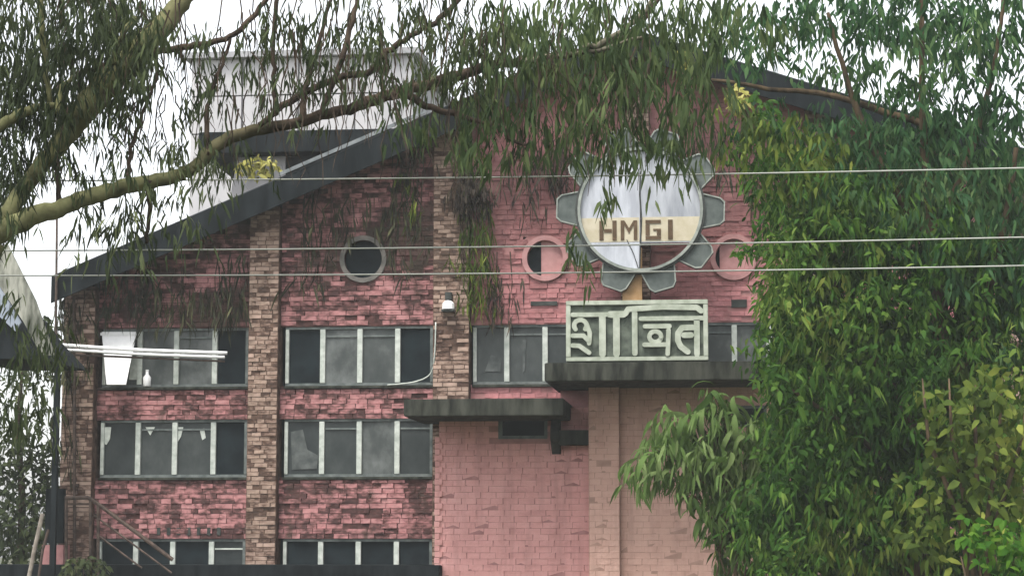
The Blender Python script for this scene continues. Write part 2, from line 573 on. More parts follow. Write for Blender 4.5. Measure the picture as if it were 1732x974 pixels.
for i, (x0, x1) in enumerate(PX):
    pm = MB()
    zt = min(zroof(x0), zroof(x1)) - 0.26
    pm.box(x0, x1, -0.36, 0.34, ZB, zt)
    po = pm.build("pier", M['pier_mortar'], bld)
    if i == 2:
        po['label'] = "brick pier with a green creeper down its right side"
    lay(pier_bricks, x0 + 0.004, x1 - 0.004, V(985), zt - 0.1, -0.36, None, 0.125, (0.20, 0.44), 0.020, [2, 0, 1, 5, 9, 9][i], (0.008, 0.04), po)

CIRC = {1: (614, 438, 33), 2: (922, 437, 31), 3: (1241, 435, 31)}
circ_w = {}
for k, (cx, cy, r) in CIRC.items():
    c = at(cx, cy, -0.05)
    circ_w[k] = (c.x, c.z, r / pxm(0))


def square_hole(mb, cx, cz, s, r, y0, y1, n=32):
    pts_o, pts_i = [], []
    for k in range(n):
        a = 2 * pi * k / n + pi / n
        q = s / max(abs(cos(a)), abs(sin(a)))
        pts_o.append((cx + q * cos(a), cz + q * sin(a)))
        pts_i.append((cx + r * cos(a), cz + r * sin(a)))
    vs = [(x, y0, z) for x, z in pts_o] + [(x, y0, z) for x, z in pts_i] + [(x, y1, z) for x, z in pts_i]
    fs = []
    for k in range(n):
        j = (k + 1) % n
        fs += [(k, j, n + j, n + k), (n + k, n + j, 2 * n + j, 2 * n + k)]
    mb.add(vs, fs)


MULL = {0: [172, 235, 297, 362, 420], 1: [482, 545, 608, 672, 733], 2: [800, 857, 922, 985, 1050],
        3: [1106, 1172, 1243, 1302, 1366], 4: [1420, 1487, 1553, 1620, 1688]}
ROOM_DARK = {(0, 0): (3,), (0, 1): (0, 3), (1, 0): (3,), (2, 1): (0, 1, 2, 3), (2, 0): (0, 1, 2)}  # these panes get an opaque dark colour for the unlit room behind
TILT = {(0, 0): 1}


def make_window(bay, row):
    xs = [U(p) for p in MULL[bay]]
    zt, zb = RZ[row]
    fr = MB()
    fr.box(xs[0], xs[-1], 0.03, 0.15, zt - 0.07, zt)
    fr.box(xs[0], xs[-1], 0.03, 0.15, zb, zb + 0.08)
    wo_ = fr.build("window", M['frame_dark'], bld)
    sl = MB()
    sl.box(xs[0] - 0.02, xs[-1] + 0.02, -0.10, 0.14, zb - 0.07, zb - 0.003)
    sl.build("sill", M['concrete'], wo_)
    for k, x in enumerate(xs):
        mm = MB()
        hw = 0.075 if 0 < k < 4 else 0.05
        xx = x + (hw if k == 0 else -hw if k == 4 else 0)
        mm.box(xx - hw, xx + hw, 0.01, 0.16, zb + 0.082, zt - 0.072)
        mm.build("mullion", M['frame'] if k != 4 else M['frame_dark'], wo_, 0.008)
    op = ROOM_DARK.get((row, bay), ())
    for k in range(4):
        a, b = xs[k] + (0.105 if k == 0 else 0.08), xs[k + 1] - (0.105 if k == 3 else 0.08)
        pn = MB()
        if k in op:
            pn.box(a, b, 0.11, 0.12, zb + 0.083, zt - 0.073)
            pn.build("pane", M['glass_dark'], wo_)['label'] = "window pane painted dark like the unlit room behind"
        else:
            t = random.uniform(-0.012, 0.012)
            pn.add([(a, 0.09 + t, zb + 0.083), (b, 0.09 - t, zb + 0.083), (b, 0.09 - t, zt - 0.073), (a, 0.09 + t, zt - 0.073),
                    (a, 0.10 + t, zb + 0.083), (b, 0.10 - t, zb + 0.083), (b, 0.10 - t, zt - 0.073), (a, 0.10 + t, zt - 0.073)],
                   [(0, 1, 2, 3), (4, 7, 6, 5), (0, 4, 5, 1), (1, 5, 6, 2), (2, 6, 7, 3), (3, 7, 4, 0)])
            pn.build("pane", M['glass'], wo_)
            if row == 2 or random.random() < 0.4:      # transom bar inside the casement
                tb = MB()
                zz = zt - 0.30
                tb.box(a + 0.002, b - 0.002, 0.05, 0.085, zz, zz + 0.045)
                tb.build("transom", M['frame'] if row == 2 else M['frame_dark'], wo_)
    return wo_


REFLECTIONS = {(0, 1): [[(176, 722), (188, 722), (186, 742), (180, 752), (176, 750)], [(246, 722), (262, 722), (254, 736)], [(300, 722), (310, 722), (306, 738), (300, 748)], [(338, 728), (345, 724), (348, 740), (342, 744)]],
          (0, 0): [[(222, 606), (236, 600), (236, 642), (218, 642)]],
          (1, 1): [[(492, 730), (512, 726), (520, 760), (538, 770), (536, 792), (494, 794)]],
          (2, 0): [[(884, 575), (890, 575), (888, 626), (884, 630)], [(830, 600), (848, 606), (846, 628), (820, 628)]]}


def add_reflections(bay, row, win):  # pale polygons laid on the panes as painted reflections
    for pts in REFLECTIONS.get((bay, row), ()):
        mb = MB()
        P = [at(a, b, 0.06) for a, b in pts]
        mb.prism([(p.x, p.z) for p in P][::-1], 0.062, 0.072)
        mb.build("pane_reflection", M['frame'] if len(pts) < 6 and (bay, row) != (2, 0) else M['glass_grey'], win)


bricks_by_bay = {}
for bay in range(5):
    x0, x1 = PX[bay][1], PX[bay + 1][0]
    wall = MB()
    # spandrels
    bands = [(RZ[0][1], RZ[1][0]), (RZ[1][1], RZ[2][0]), (RZ[2][1], ZB)]
    for zt, zb in bands:
        wall.box(x0 + .003, x1 - .003, 0.0, 0.30, zb + .002, zt - .002)
    zg = RZ[0][0] + .002
    ztop = lambda x: zroof(x) - 0.26
    if bay in circ_w:
        cx, cz, r = circ_w[bay]
        s = r + 0.12
        square_hole(wall, cx, cz, s, r, 0.0, 0.35)
        wall.box(x0 + .003, x1 - .003, 0.0, 0.30, zg, cz - s)
        wall.box(x0 + .003, cx - s, 0.0, 0.30, cz - s, cz + s)
        wall.box(cx + s, x1 - .003, 0.0, 0.30, cz - s, cz + s)
        zb_ = cz + s
    else:
        zb_ = zg
    mids = [x0 + .003] + ([RP.x] if x0 < RP.x < x1 else []) + [x1 - .003]
    top = [(x, ztop(x)) for x in reversed(mids)]
    wall.prism([(x0 + .003, zb_), (x1 - .003, zb_)] + top, 0.0, 0.30)
    wo_ = wall.build("infill_wall", M['mortar'] if bay < 2 else M['pink_mortar'], bld)
    cw = circ_w.get(bay)

    def keep(x, z, cw=cw):
        if cw and math.hypot(x - cw[0], z - cw[1]) < cw[2] + 0.16:
            return False
        return z < zroof(x) - 0.45

    rank = [1, 0, 4, 5, 9][bay]
    if bay < 2:
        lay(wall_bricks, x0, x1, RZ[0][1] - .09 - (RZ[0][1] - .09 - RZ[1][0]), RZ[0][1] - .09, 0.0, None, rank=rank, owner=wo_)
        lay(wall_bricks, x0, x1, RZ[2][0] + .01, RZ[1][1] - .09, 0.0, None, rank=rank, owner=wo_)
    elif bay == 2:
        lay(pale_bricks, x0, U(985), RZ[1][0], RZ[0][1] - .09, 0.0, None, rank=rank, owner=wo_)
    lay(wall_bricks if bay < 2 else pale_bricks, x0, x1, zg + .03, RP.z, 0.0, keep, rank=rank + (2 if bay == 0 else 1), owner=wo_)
    rows = (0, 1, 2) if bay < 2 else (0,) if bay in (2, 3) else ()
    for row in rows:
        add_reflections(bay, row, make_window(bay, row))

# round windows
for k, (cx, cz, r) in circ_w.items():
    rg = MB()
    if k == 1:
        rg.ring(cx, cz, r, r + 0.13, -0.07, -0.002, 44)
        ro = rg.build("round_window", M['grey_ring'], bld)
    else:
        rg.ring(cx, cz, r, r + 0.14, -0.12, -0.002, 44)
        ro = rg.build("round_window", M['pink_plaster'], bld)
    circ = [(cx + (r - .004) * cos(2 * pi * t / 40), cz + (r - .004) * sin(2 * pi * t / 40)) for t in range(40)]
    if k == 1:
        d = MB()
        d.prism(circ, 0.16, 0.19)
        d.build("pane", M['glass_dark'], ro)
    else:
        cut = cx - 0.12 if k == 2 else cx - 0.40
        d = MB()
        d.prism(clip(circ, 1, 0, cut), 0.2, 0.23)
        d.build("pane", M['glass_dark'], ro)
        d = MB()
        d.prism(clip(circ, -1, 0, -cut - .003), 0.03, 0.08)
        d.build("infill", M['pink_plaster'], ro)

# shell behind the facade: rooms stay dark
xl, xr = PX[0][0], PX[-1][1]
sh = MB()
zl, zr_ = zroof(xl) - 0.3, zroof(xr) - 0.3
sh.prism([(xl, 0.0), (xr, 0.0), (xr, zr_), (RP.x, RP.z - 0.3), (xl, zl)], 5.0, 5.3)
sh.build("inner_wall", M['inside'], bld)
s1 = MB(); s1.box(xl, xl + 0.3, 0.345, 14, 0, zl); s1.build("side_wall", M['mortar'], bld)
s2 = MB(); s2.box(xr - 0.3, xr, 0.345, 14, 0, zr_); s2.build("side_wall", M['mortar'], bld)
bw = MB()
bw.prism([(xl, 0.0), (xr, 0.0), (xr, zr_), (RP.x, RP.z - 0.3), (xl, zl)], 13.6, 13.9)
bw.build("rear_wall", M['mortar'], bld)
for k in range(2):
    z = (RZ[k][1] + RZ[k + 1][0]) / 2
    fl = MB(); fl.box(xl + .31, xr - .31, 0.32, 4.98, z - 0.12, z + 0.12)
    fl.build("floor_slab", M['inside'], bld)
for i in range(1, 5):
    pt = MB(); cx = sum(PX[i]) / 2
    pt.box(cx - .1, cx + .1, 0.36, 4.97, 0.1, RZ[0][0] + 1.0)
    pt.build("partition", M['inside'], bld)

# ---------------------------------------------------------------- the projecting porch
PY = -1.6                       # face of the low block
TY = -2.0                       # face of the tall block
lowL, lowR = U(743, PY), U(996, PY)
lowT = V(690, PY, 800)
tallL, tallR = U(996, TY), U(1300, TY)
tallT = V(640, TY, 1100)
WIN = (U(843, PY), U(926, PY), V(742, PY, 880), V(697, PY, 880))
lb = MB()
lb.box(lowL, WIN[0], PY, -0.37, 0, lowT)
lb.box(WIN[1], lowR, PY, -0.37, 0, lowT)
lb.box(WIN[0], WIN[1], PY, -0.37, 0, WIN[2])
lb.box(WIN[0], WIN[1], PY, -0.37, WIN[3], lowT)
lowo = lb.build("low_block", M['pink_mortar'], bld)
tb = MB()
tb.box(tallL, tallR, TY, -0.37, 0, tallT)
tallo = tb.build("tall_block", M['beige_mortar'], bld)
# strip wall between the blocks up to the upper canopy
mb_ = MB()
mb_.box(U(948, -1.2), tallL - .002, -1.2, -0.372, lowT, tallT)
mb_.build("recessed_wall", M['pink_mortar'], bld)
st = MB()
sx0, sx1 = U(995, TY - 0.28), U(1047, TY - 0.28)
st.box(sx0, sx1, TY - 0.28, TY - 0.002, 0, tallT)
sto = st.build("porch_pier", M['beige_mortar'], bld, 0.02)


def keep_low(x, z):
    return not (WIN[0] - .15 < x < WIN[1] + .15 and z > WIN[2] - .06)


lay(porch_bricks, lowL, lowR, V(985, PY), lowT, PY, keep_low, 0.165, (0.34, 0.46), 0.010, 0, (0.004, 0.012), lowo, 0.0)
lay(tall_bricks, sx1 + .004, tallR, V(985, TY), tallT, TY, None, 0.165, (0.34, 0.46), 0.010, 0, (0.003, 0.010), tallo, 0.0)
lay(tall_bricks, sx0 + .01, sx1 - .01, V(985, TY), tallT, TY - 0.28, None, 0.165, (0.30, 0.43), 0.010, 0, (0.003, 0.012), sto, 0.01)
# toothed quoin bricks up the porch's left edge
for k in range(24):
    z = V(972, PY) + k * 0.165
    if z + .16 > V(735, PY):
        break
    qb = MB()
    w = 0.20 if k % 2 else 0.13
    qb.box(lowL - 0.10 - random.random() * .02, lowL - 0.10 + w, PY - 0.05, PY + 0.06, z, z + 0.15)
    qb.build("quoin", M['pink_brick'], bld)

# window of the low block
wf = MB()
for bx in ((WIN[0], WIN[0] + .11, WIN[2], WIN[3]), (WIN[1] - .09, WIN[1], WIN[2], WIN[3]),
           (WIN[0] + .112, WIN[1] - .092, WIN[2], WIN[2] + .09), (WIN[0] + .112, WIN[1] - .092, WIN[3] - .05, WIN[3])):
    wf.box(bx[0], bx[1], PY - 0.025, PY + 0.12, bx[2], bx[3])
wfo = wf.build("porch_window", M['frame_dark'], bld)
gp = MB(); gp.box(WIN[0] + .112, WIN[1] - .092, PY + .06, PY + .07, WIN[2] + .092, WIN[3] - .052)
gp.build("pane", M['glass_dark'], wfo)
# ledge and bracket right of it
ld = MB()
ld.box(U(944, PY - .45), U(996, PY - .3), PY - 0.5, PY - 0.02, V(752, PY - .45, 960), V(727, PY - .45, 960))
ld.build("ledge", M['concrete'], bld, 0.015)
br = MB()
x0, x1 = U(931, PY - .5), U(946, PY - .5)
yz = [(PY - 0.01, V(768, PY, 940)), (PY - 0.62, V(742, PY - .6, 940)), (PY - 0.62, V(728, PY - .6, 940)), (PY - 0.25, V(706, PY - .3, 940)), (PY - 0.01, V(706, PY, 940))]
n = len(yz)
br.add([(x0, y, z) for y, z in yz] + [(x1, y, z) for y, z in yz],
       [tuple(range(n)), tuple(range(2 * n - 1, n - 1, -1))] + [(i, i + n, (i + 1) % n + n, (i + 1) % n) for i in range(n)])
br.build("bracket", M['concrete'], bld)
# small dark window in the tall block
w2 = MB()
w2.box(U(1244, TY - .05), U(1296, TY - .05), TY - 0.06, TY - 0.015, V(722, TY, 1270), V(686, TY, 1270))
w2o = w2.build("porch_window", M['frame_dark'], bld)
w3 = MB()
w3.box(U(1249, TY - .05), U(1291, TY - .05), TY - 0.075, TY - 0.062, V(717, TY, 1270), V(691, TY, 1270))
w3.build("pane", M['glass_dark'], w2o)

# canopies
CY = -4.1
cl = MB()
cz1, cz0 = V(674, CY, 800), V(703, CY, 800)
cl.prism([(U(683, CY), cz0), (U(953, CY), cz0), (U(953, CY), cz1), (U(683, CY), cz1)], CY, -0.365)
cl.build("low_canopy", M['concrete'], bld, 0.02)
UY = -4.7
cu = MB()
uz1, uz0 = V(612, UY, 1100), V(643, UY, 1100)
cu.prism([(U(921, UY), uz0), (U(1296, UY), uz0), (U(1296, UY), uz1), (U(921, UY), uz1)], UY, -0.365)
cu.build("upper_canopy", M['concrete'], bld, 0.02)
# ground-floor canopy along the bottom of the picture
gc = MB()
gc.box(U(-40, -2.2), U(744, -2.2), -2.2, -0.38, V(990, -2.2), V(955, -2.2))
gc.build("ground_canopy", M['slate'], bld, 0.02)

# brick pieces -> objects (largest / nearest 300) and the rest joined
def cube_mesh(name, mat, seed):
    rr = random.Random(seed)
    mb = MB()
    mb.box(-.5, .5, -.5, .5, -.5, .5)
    mb.v = [(x + rr.uniform(-.03, .03), y + (rr.uniform(-.25, .25) if y < 0 else 0), z + rr.uniform(-.05, .05)) for x, y, z in mb.v]
    me = bpy.data.meshes.new(name)
    me.from_pydata(mb.v, [], mb.f)
    me.materials.append(mat)
    return me


def place(store, name, rest, mat, limit=300):
    store.sort(key=lambda b: b[0])
    vars_ = [cube_mesh(name, mat, s) for s in range(5)]
    for b in store[:limit]:
        _, cx, cz, w, h, y, d, owner = b
        o = bpy.data.objects.new(name, random.choice(vars_))
        COL.objects.link(o)
        dep = d + 0.03
        o.location = (cx, y - d + dep / 2, cz)
        o.scale = (w, dep, h)
        adopt(o, owner)
    if store[limit:]:
        mb = MB()
        for _, cx, cz, w, h, y, d, owner in store[limit:]:
            k = len(mb.v)
            mb.box(cx - w / 2, cx + w / 2, y - d, y + 0.03, cz - h / 2, cz + h / 2)
            for i in range(k, len(mb.v)):
                x, yy, z = mb.v[i]
                mb.v[i] = (x + random.uniform(-.008, .008), yy + (random.uniform(-.006, .006) if yy < y else 0), z + random.uniform(-.006, .006))
        o = mb.build(rest, mat, bld)
        o['kind'] = 'stuff'


place(wall_bricks, "brick", "brickwork", M['brick'])
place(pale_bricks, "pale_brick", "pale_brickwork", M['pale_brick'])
place(pier_bricks, "pier_brick", "pier_brickwork", M['pier_brick'])
place(porch_bricks, "porch_brick", "porch_brickwork", M['pink_brick'])
place(tall_bricks, "tall_brick", "tall_brickwork", M['beige_brick'])

# small ventilation slots: proud dark plates imitate the shade inside each hole
for px, py, w_, h_, yy in ((920, 513, 46, 7, -.065), (1250, 513, 26, 13, -.065), *[(268 + 17 * k, 898, 6, 13, -.065) for k in range(7)]):
    sv = MB()
    c = at(px, py, yy)
    a_, b_ = w_ / 2 / pxm(yy), h_ / 2 / pxm(yy)
    sv.box(c.x - a_, c.x + a_, yy, -0.003, c.z - b_, c.z + b_)
    sv.build("vent_slot_shade", M['dark_rim'], bld)

# rooftop room behind the left slope
rb = MB()
by = 5.0
rb.prism([(U(352, by), zroof(U(352, by)) - 1.6), (U(478, by), zroof(U(352, by)) - 1.6), (U(478, by), V(236, by)), (U(400, by), V(236, by))], by, by + 6)
rbo = rb.build("rooftop_room", M['pale_wall'], bld)
rd = MB()
rd.box(U(478, by) + .003, U(650, by), by + .05, by + 6, zroof(U(352, by)) - 1.6, V(236, by))
rd.build("dark_wall", M['slate'], rbo)
rp = MB()
rp.box(U(338, by), U(668, by), by - 0.7, by + 6.5, V(262, by), V(226, by))
rp.build("roof_slab", M['slate'], rbo, 0.02)

# ------------------------------------------------------------------ gear emblem
GY = -1.5
gc_ = at(1083, 355, GY)
GR = 107 / pxm(GY)
gear = thing("gear_emblem", (gc_.x, GY, V(610, GY, 1083)), "round pale gear emblem lettered HMGI mounted above the carved name board", "emblem")
ps = MB(); ps.box(U(1054, GY + .1), U(1087, GY + .1), GY + 0.12, GY + 0.4, V(612, GY, 1070), gc_.z - GR * .6)
ps.build("support_post", M['tan'], gear)
for k in range(10):
    a = R(178 + 36 * k)
    ca, sa = cos(a), sin(a)
    r0, r1 = GR * 0.98, GR * 1.345

    def rot(u, v):
        return (gc_.x + ca * u - sa * v, gc_.z + sa * u + ca * v)
    w0, wm, w1 = GR * .285, GR * .22, GR * .155
    outl = [(r0, -w0), (GR * 1.27, -wm), (r1, -w1), (r1, w1), (GR * 1.27, wm), (r0, w0)]
    t = MB(); t.prism([rot(*p) for p in outl], GY - 0.02, GY + 0.20)
    to = t.build("tooth", M['gear'], gear)
    e = 0.036
    inn = [(r0, -w0 + e), (GR * 1.27 - e * .3, -wm + e), (r1 - e, -w1 + e * .8), (r1 - e, w1 - e * .8), (GR * 1.27 - e * .3, wm - e), (r0, w0 - e)]
    ed = MB()
    for i in range(5):
        ed.prism([rot(*outl[i]), rot(*outl[i + 1]), rot(*inn[i + 1]), rot(*inn[i])][::1], GY - 0.06, GY - 0.022)
    ed.build("tooth_edge", M['gear_edge'], to)
rim = MB(); rim.ring(gc_.x, gc_.z, GR * .955, GR * 1.0, GY - 0.16, GY + 0.1, 72)
rim.build("rim", M['gear_edge'], gear)
rim2 = MB(); rim2.ring(gc_.x, gc_.z, GR * 1.002, GR * 1.035, GY - 0.12, GY + 0.1, 72)
rim2.build("rim_band", M['dark_rim'], gear)
disc = [(gc_.x + GR * .953 * cos(2 * pi * t / 72), gc_.z + GR * .953 * sin(2 * pi * t / 72)) for t in range(72)]
crx = at(1083, 355, GY).x
zc = V(411, GY, 1083)
pl = MB(); pl.prism(clip(disc, 1, 0, crx - .012), GY - 0.03, GY + 0.02)
pl.build("left_panel", M['panel_light'], gear)
pr = MB(); pr.prism(clip(clip(disc, -1, 0, -crx - .012), 0, -1, -zc), GY - 0.045, GY + 0.01)
pr.build("right_panel", M['panel'], gear)['label'] = "right panel of the disc, its lower piece missing"
b0, b1 = V(409, GY, 1083), V(368, GY, 1083)
bl = MB(); bl.prism(clip(clip(clip(disc, 1, 0, crx - .03), 0, -1, -b0), 0, 1, b1), GY - 0.036, GY - 0.032)
bl.build("cream_band", M['cream'], gear)
bq = MB(); bq.prism(clip(clip(clip(disc, -1, 0, -crx - .03), 0, -1, -b0), 0, 1, b1), GY - 0.051, GY - 0.047)
bq.build("cream_band", M['cream'], gear)


def bars(mb, rects, X, Z, y0, y1):
    for a, b, c, d in rects:
        mb.box(X(a), X(c), y0, y1, Z(b), Z(d))


gX = lambda p: at(p, 390, GY).x
gZ = lambda p: at(1083, p, GY).z
lt, lbm = 373, 406
specs = {
    'H': ([(1014, lt, 1021, lbm), (1036, lt, 1043, lbm), (1022, 387, 1035, 393)], GY - .037),
    'M': ([(1050, lt, 1056, lbm), (1072, lt, 1078, lbm)], GY - .037),
    'G': ([(1092, lt, 1118, 379), (1092, 380, 1099, 399), (1092, 400, 1118, lbm), (1111, 391, 1118, 399), (1105, 388, 1118, 391)], GY - .052),
    'I': ([(1130, lt, 1138, lbm)], GY - .052)}
for ch, (rects, yy) in specs.items():
    lm = MB()
    bars(lm, rects, gX, gZ, yy - .02, yy)
    if ch == 'M':
        for s in (-1, 1):
            xa, xb = (1056.3, 1064) if s < 0 else (1071.7, 1064)
            pts = [(gX(xa), gZ(lt)), (gX(xa), gZ(lt + 8)), (gX(xb), gZ(395)), (gX(xb), gZ(386))]
            lm.prism(pts if s < 0 else pts[::-1], yy - .02, yy)
    lm.build("letter", M['brown'], gear)['label'] = "brown letter " + ch
ck = MB()
ck.tube([at(1083, 290, GY - .06), at(1082, 330, GY - .06), at(1085, 370, GY - .06), at(1083, 412, GY - .06), at(1082, 456, GY - .06)], 0.022, 6)
ck.build("joint_strip", M['dark_rim'], gear)
ck = MB()
ck.tube([at(1060, 405, GY - .05), at(1072, 430, GY - .05), at(1080, 455, GY - .05)], 0.012, 5)
ck.build("crack", M['dark_rim'], gear)

# ------------------------------------------------------------------ carved name board
BY = -2.6
KX = 300 / 1732.0
bX = lambda p: at(930 + p * KX, 560, BY).x
bZ = lambda p: at(1078, 490 + p * KX, BY).z
board = thing("name_board", (bX(852), BY, bZ(690)), "pale weathered board with raised Hindi lettering standing on the upper canopy", "sign")
bb = MB(); bb.box(bX(160), bX(1545), BY, BY + 0.22, uz1 + 0.005, bZ(105))
bb.build("backing", M['board'], board)
for a, b, c, d in ((160, 105, 1545, 148), (160, 655, 1545, 695), (160, 150, 205, 653), (1500, 150, 1545, 653)):
    fm = MB(); fm.box(bX(a), bX(c), BY - 0.09, BY - 0.002, max(bZ(d), uz1 + .01), bZ(b))
    fm.build("frame", M['letter'], board, 0.01)
def strokes(mb, lines, w, y0, y1):
    """raised flat strokes with round joints; every piece sits a hair prouder than the last"""
    k = 0
    h = w * KX / pxm(BY) / 2
    for line in lines:
        P = [(bX(x), bZ(y)) for x, y in line]
        for i, (x, z) in enumerate(P):
            k += 1
            mb.prism([(x + h * cos(2 * pi * t / 12), z + h * sin(2 * pi * t / 12)) for t in range(12)], y0 - .0012 * k, y1)
            if i + 1 < len(P):
                k += 1
                x2, z2 = P[i + 1]
                dx, dz = x2 - x, z2 - z
                l = math.hypot(dx, dz) or 1
                nx, nz = -dz / l * h, dx / l * h
                mb.prism([(x - nx, z - nz), (x2 - nx, z2 - nz), (x2 + nx, z2 + nz), (x + nx, z + nz)], y0 - .0012 * k, y1)


def arc(cx, cy, rx, ry, a0, a1, n=9):
    return [(cx + rx * cos(R(a0 + (a1 - a0) * t / n)), cy + ry * sin(R(a0 + (a1 - a0) * t / n))) for t in range(n + 1)]


HIN = {
    "sha": ([[(225, 240), (560, 240)], arc(300, 345, 62, 55, 140, 400), [(360, 330), (392, 420), (385, 520)], [(225, 445), (330, 445), (375, 490)],
             [(225, 540), (290, 545), (385, 612)]], 44),
    "sha_stem": ([[(515, 262), (515, 625)]], 66),
    "aa": ([[(590, 240), (720, 240)], [(652, 262), (652, 625)]], 66),
    "short_i": ([[(830, 215), (830, 620)], [(740, 235), (768, 190), (830, 188), (1100, 172), (1440, 182), (1478, 215)]], 54),
    "na": ([[(890, 285), (1490, 285)], [(930, 360), (1170, 360)], arc(1030, 462, 58, 52, 0, 360, 14), [(925, 540), (1130, 540)], [(1160, 400), (1150, 632)]], 44),
    "ta": ([[(1436, 300), (1436, 632)], [(1400, 375), (1290, 378), (1252, 430), (1250, 500), (1278, 560), (1345, 612)], [(1310, 450), (1380, 450)]], 56),
}
for nm, (lines, w) in HIN.items():
    lm = MB()
    strokes(lm, lines, w, BY - 0.075, BY - 0.002)
    lm.build("letter", M['letter'], board)

# ------------------------------------------------------------------ fittings on the facade
ty = -1.15
tl = thing("tube_light", at(242, 592, ty), "white twin tube light bar fixed level across the upper left window", "light")
b_ = MB()
b_.tube([at(100, 583, ty), at(172, 588, ty), at(240, 592, ty), at(384, 597, ty)], 0.05, 8)
b_.build("tube", M['white'], tl, 0, True)
b_ = MB()
b_.tube([at(104, 591, ty), at(172, 595, ty), at(240, 599, ty), at(380, 604, ty)], 0.045, 8)
b_.build("tube", M['white'], tl, 0, True)
b_ = MB()
for px in (138, 440):
    pass
b_.box(at(132, 588, ty).x, at(142, 588, ty).x, ty + 0.06, -0.40, at(137, 594, ty).z, at(137, 582, ty).z)
b_.build("wall_bracket", M['rail'], tl)
b_ = MB()
pA, pB = at(104, 599, ty + .05), at(380, 611, ty + .05)
b_.tube([pA, pB], 0.03, 6)
b_.build("batten", M['rail'], tl)

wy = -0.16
wb = thing("white_panel", (U(200), wy, V(652)), "white tapered panel standing in for sky reflected in the leftmost upper window behind the light bar", "panel")
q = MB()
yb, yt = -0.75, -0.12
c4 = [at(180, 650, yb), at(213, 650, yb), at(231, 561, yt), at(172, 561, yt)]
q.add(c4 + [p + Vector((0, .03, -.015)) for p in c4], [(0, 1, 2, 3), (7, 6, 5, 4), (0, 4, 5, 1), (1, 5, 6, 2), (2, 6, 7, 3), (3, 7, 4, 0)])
q.build("sheet", M['white'], wb)  # white sheet tilted skyward imitates the bright reflection in an open pane
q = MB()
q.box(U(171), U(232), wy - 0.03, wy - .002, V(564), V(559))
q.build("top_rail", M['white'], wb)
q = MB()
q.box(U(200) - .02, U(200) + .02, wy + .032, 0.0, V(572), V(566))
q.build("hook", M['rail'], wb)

wv = thing("water_bottle", (U(250), -0.04, V(651)), "small white bottle on the window sill beside the white reflection panel", "bottle")
q = MB()
hb = V(625) - V(651)
q.tube([Vector((U(249), -0.02, V(651))) + Vector((0, 0, hb * t)) for t in (0, .05, .6, .78, .82, 1)], [.10, .115, .115, .055, .045, .045], 12)
q.build("body", M['white'], wv, 0, True)
q = MB(); q.tube([(U(249), -.02, V(651) + hb + .002), (U(249), -.02, V(651) + hb + .05)], .05, 10)
q.build("cap", M['white'], wv)

cb = MB()
P, r = smooth_path([(at(px, py, yy), .022) for px, py, yy in ((737, 545, -.40), (735, 600, -.40), (728, 632, -.25), (700, 646, -.13), (655, 651, -.12))], 6)
cb.tube(P, r, 6)
tag(cb.build("loose_cable", M['frame'], None, 0, True), "pale loose cable curving round the lower corner of a window beside the brick pier", "cable")

# wall lamp on third pier
lp = thing("wall_lamp", (U(762), -0.42, V(528)), "small white lamp under a dark hood on the brick pier beside the windows", "lamp")
q = MB(); q.box(U(757), U(768), -0.62, -0.40, V(513), V(500)); q.build("hood", M['dark_rim'], lp, 0.01)
q = MB(); q.tube([(U(762), -.52, V(528)), (U(762), -.52, V(519)), (U(762), -.52, V(514))], [.18, .17, .10], 12); q.build("shade", M['white'], lp)
q = MB(); q.box(U(751), U(773), -0.66, -0.40, V(532), V(529)); q.build("base", M['dark_rim'], lp)

# mast and downpipe at the left corner
ma = thing("mast", at(97, 470, -1.4), "thin dark mast rising above the left corner of the roof", "mast")
q = MB(); q.tube([at(93, 700, -1.4), at(96, 400, -1.4), at(97, 140, -1.4)], [.04, .035, .03], 8); q.build("pole", M['rail'], ma)
q = MB(); q.box(at(93, 600, -1.4).x - .05, at(93, 600, -1.4).x + .25, -1.36, 0.2, V(612), V(606)); q.build("clamp", M['rail'], ma)
q = MB(); q.tube([at(93, 700, -1.4), at(91, 1000, -1.4)], .04, 8); q.build("lower_pole", M['rail'], ma)
dp = thing("drainpipe", at(127, 700, -.5), "thin rusty pipe running down the leftmost brick pier", "pipe")
q = MB(); q.tube([at(125, 500, -.5), at(126, 700, -.5), at(126, 985, -.5)], .045, 8); q.build("pipe", M['rail'], dp)
for py in (560, 690, 820):
    q = MB(); q.box(at(120, py, -.5).x, at(132, py, -.5).x, -.46, -.38, V(py + 3), V(py - 3)); q.build("clip", M['rail'], dp)

# outside stair railing bottom left
sr = thing("stair_railing", at(150, 974, -2.6), "dark handrail sloping down over the lowest left windows", "railing")
ry = -2.6
q = MB(); q.tube([at(110, 842, ry), at(148, 841, ry), at(158, 846, ry), at(292, 946, ry)], .055, 8); q.build("handrail", M['rail'], sr)
q = MB(); q.tube([at(112, 852, ry), at(155, 852, ry)], .03, 6); q.build("middle_rail", M['rail'], sr)
for px, top in ((112, 842), (153, 844), (166, 850)):
    q = MB(); q.tube([at(px, top, ry), at(px, 1040, ry)], .045, 8); q.build("post", M['rail'], sr)
q = MB(); q.tube([at(158, 870, ry), at(290, 968, ry)], .03, 6); q.build("lower_rail", M['rail'], sr)
q = MB(); q.tube([at(166, 905, ry), at(240, 960, ry)], .03, 6); q.build("lower_rail", M['rail'], sr)

lnp = thing("leaning_pipe", at(48, 974, -4), "pale pipe leaning against the dark post at the lower left corner", "pipe")
q = MB(); q.tube([at(72, 868, -4), at(58, 930, -4), at(44, 1000, -4)], .06, 8); q.build("pipe", M['rail_pale'], lnp)
q = MB(); q.tube([at(82, 895, -4), at(72, 930, -4), at(62, 1000, -4)], .04, 8); q.build("strut", M['rail'], lnp)

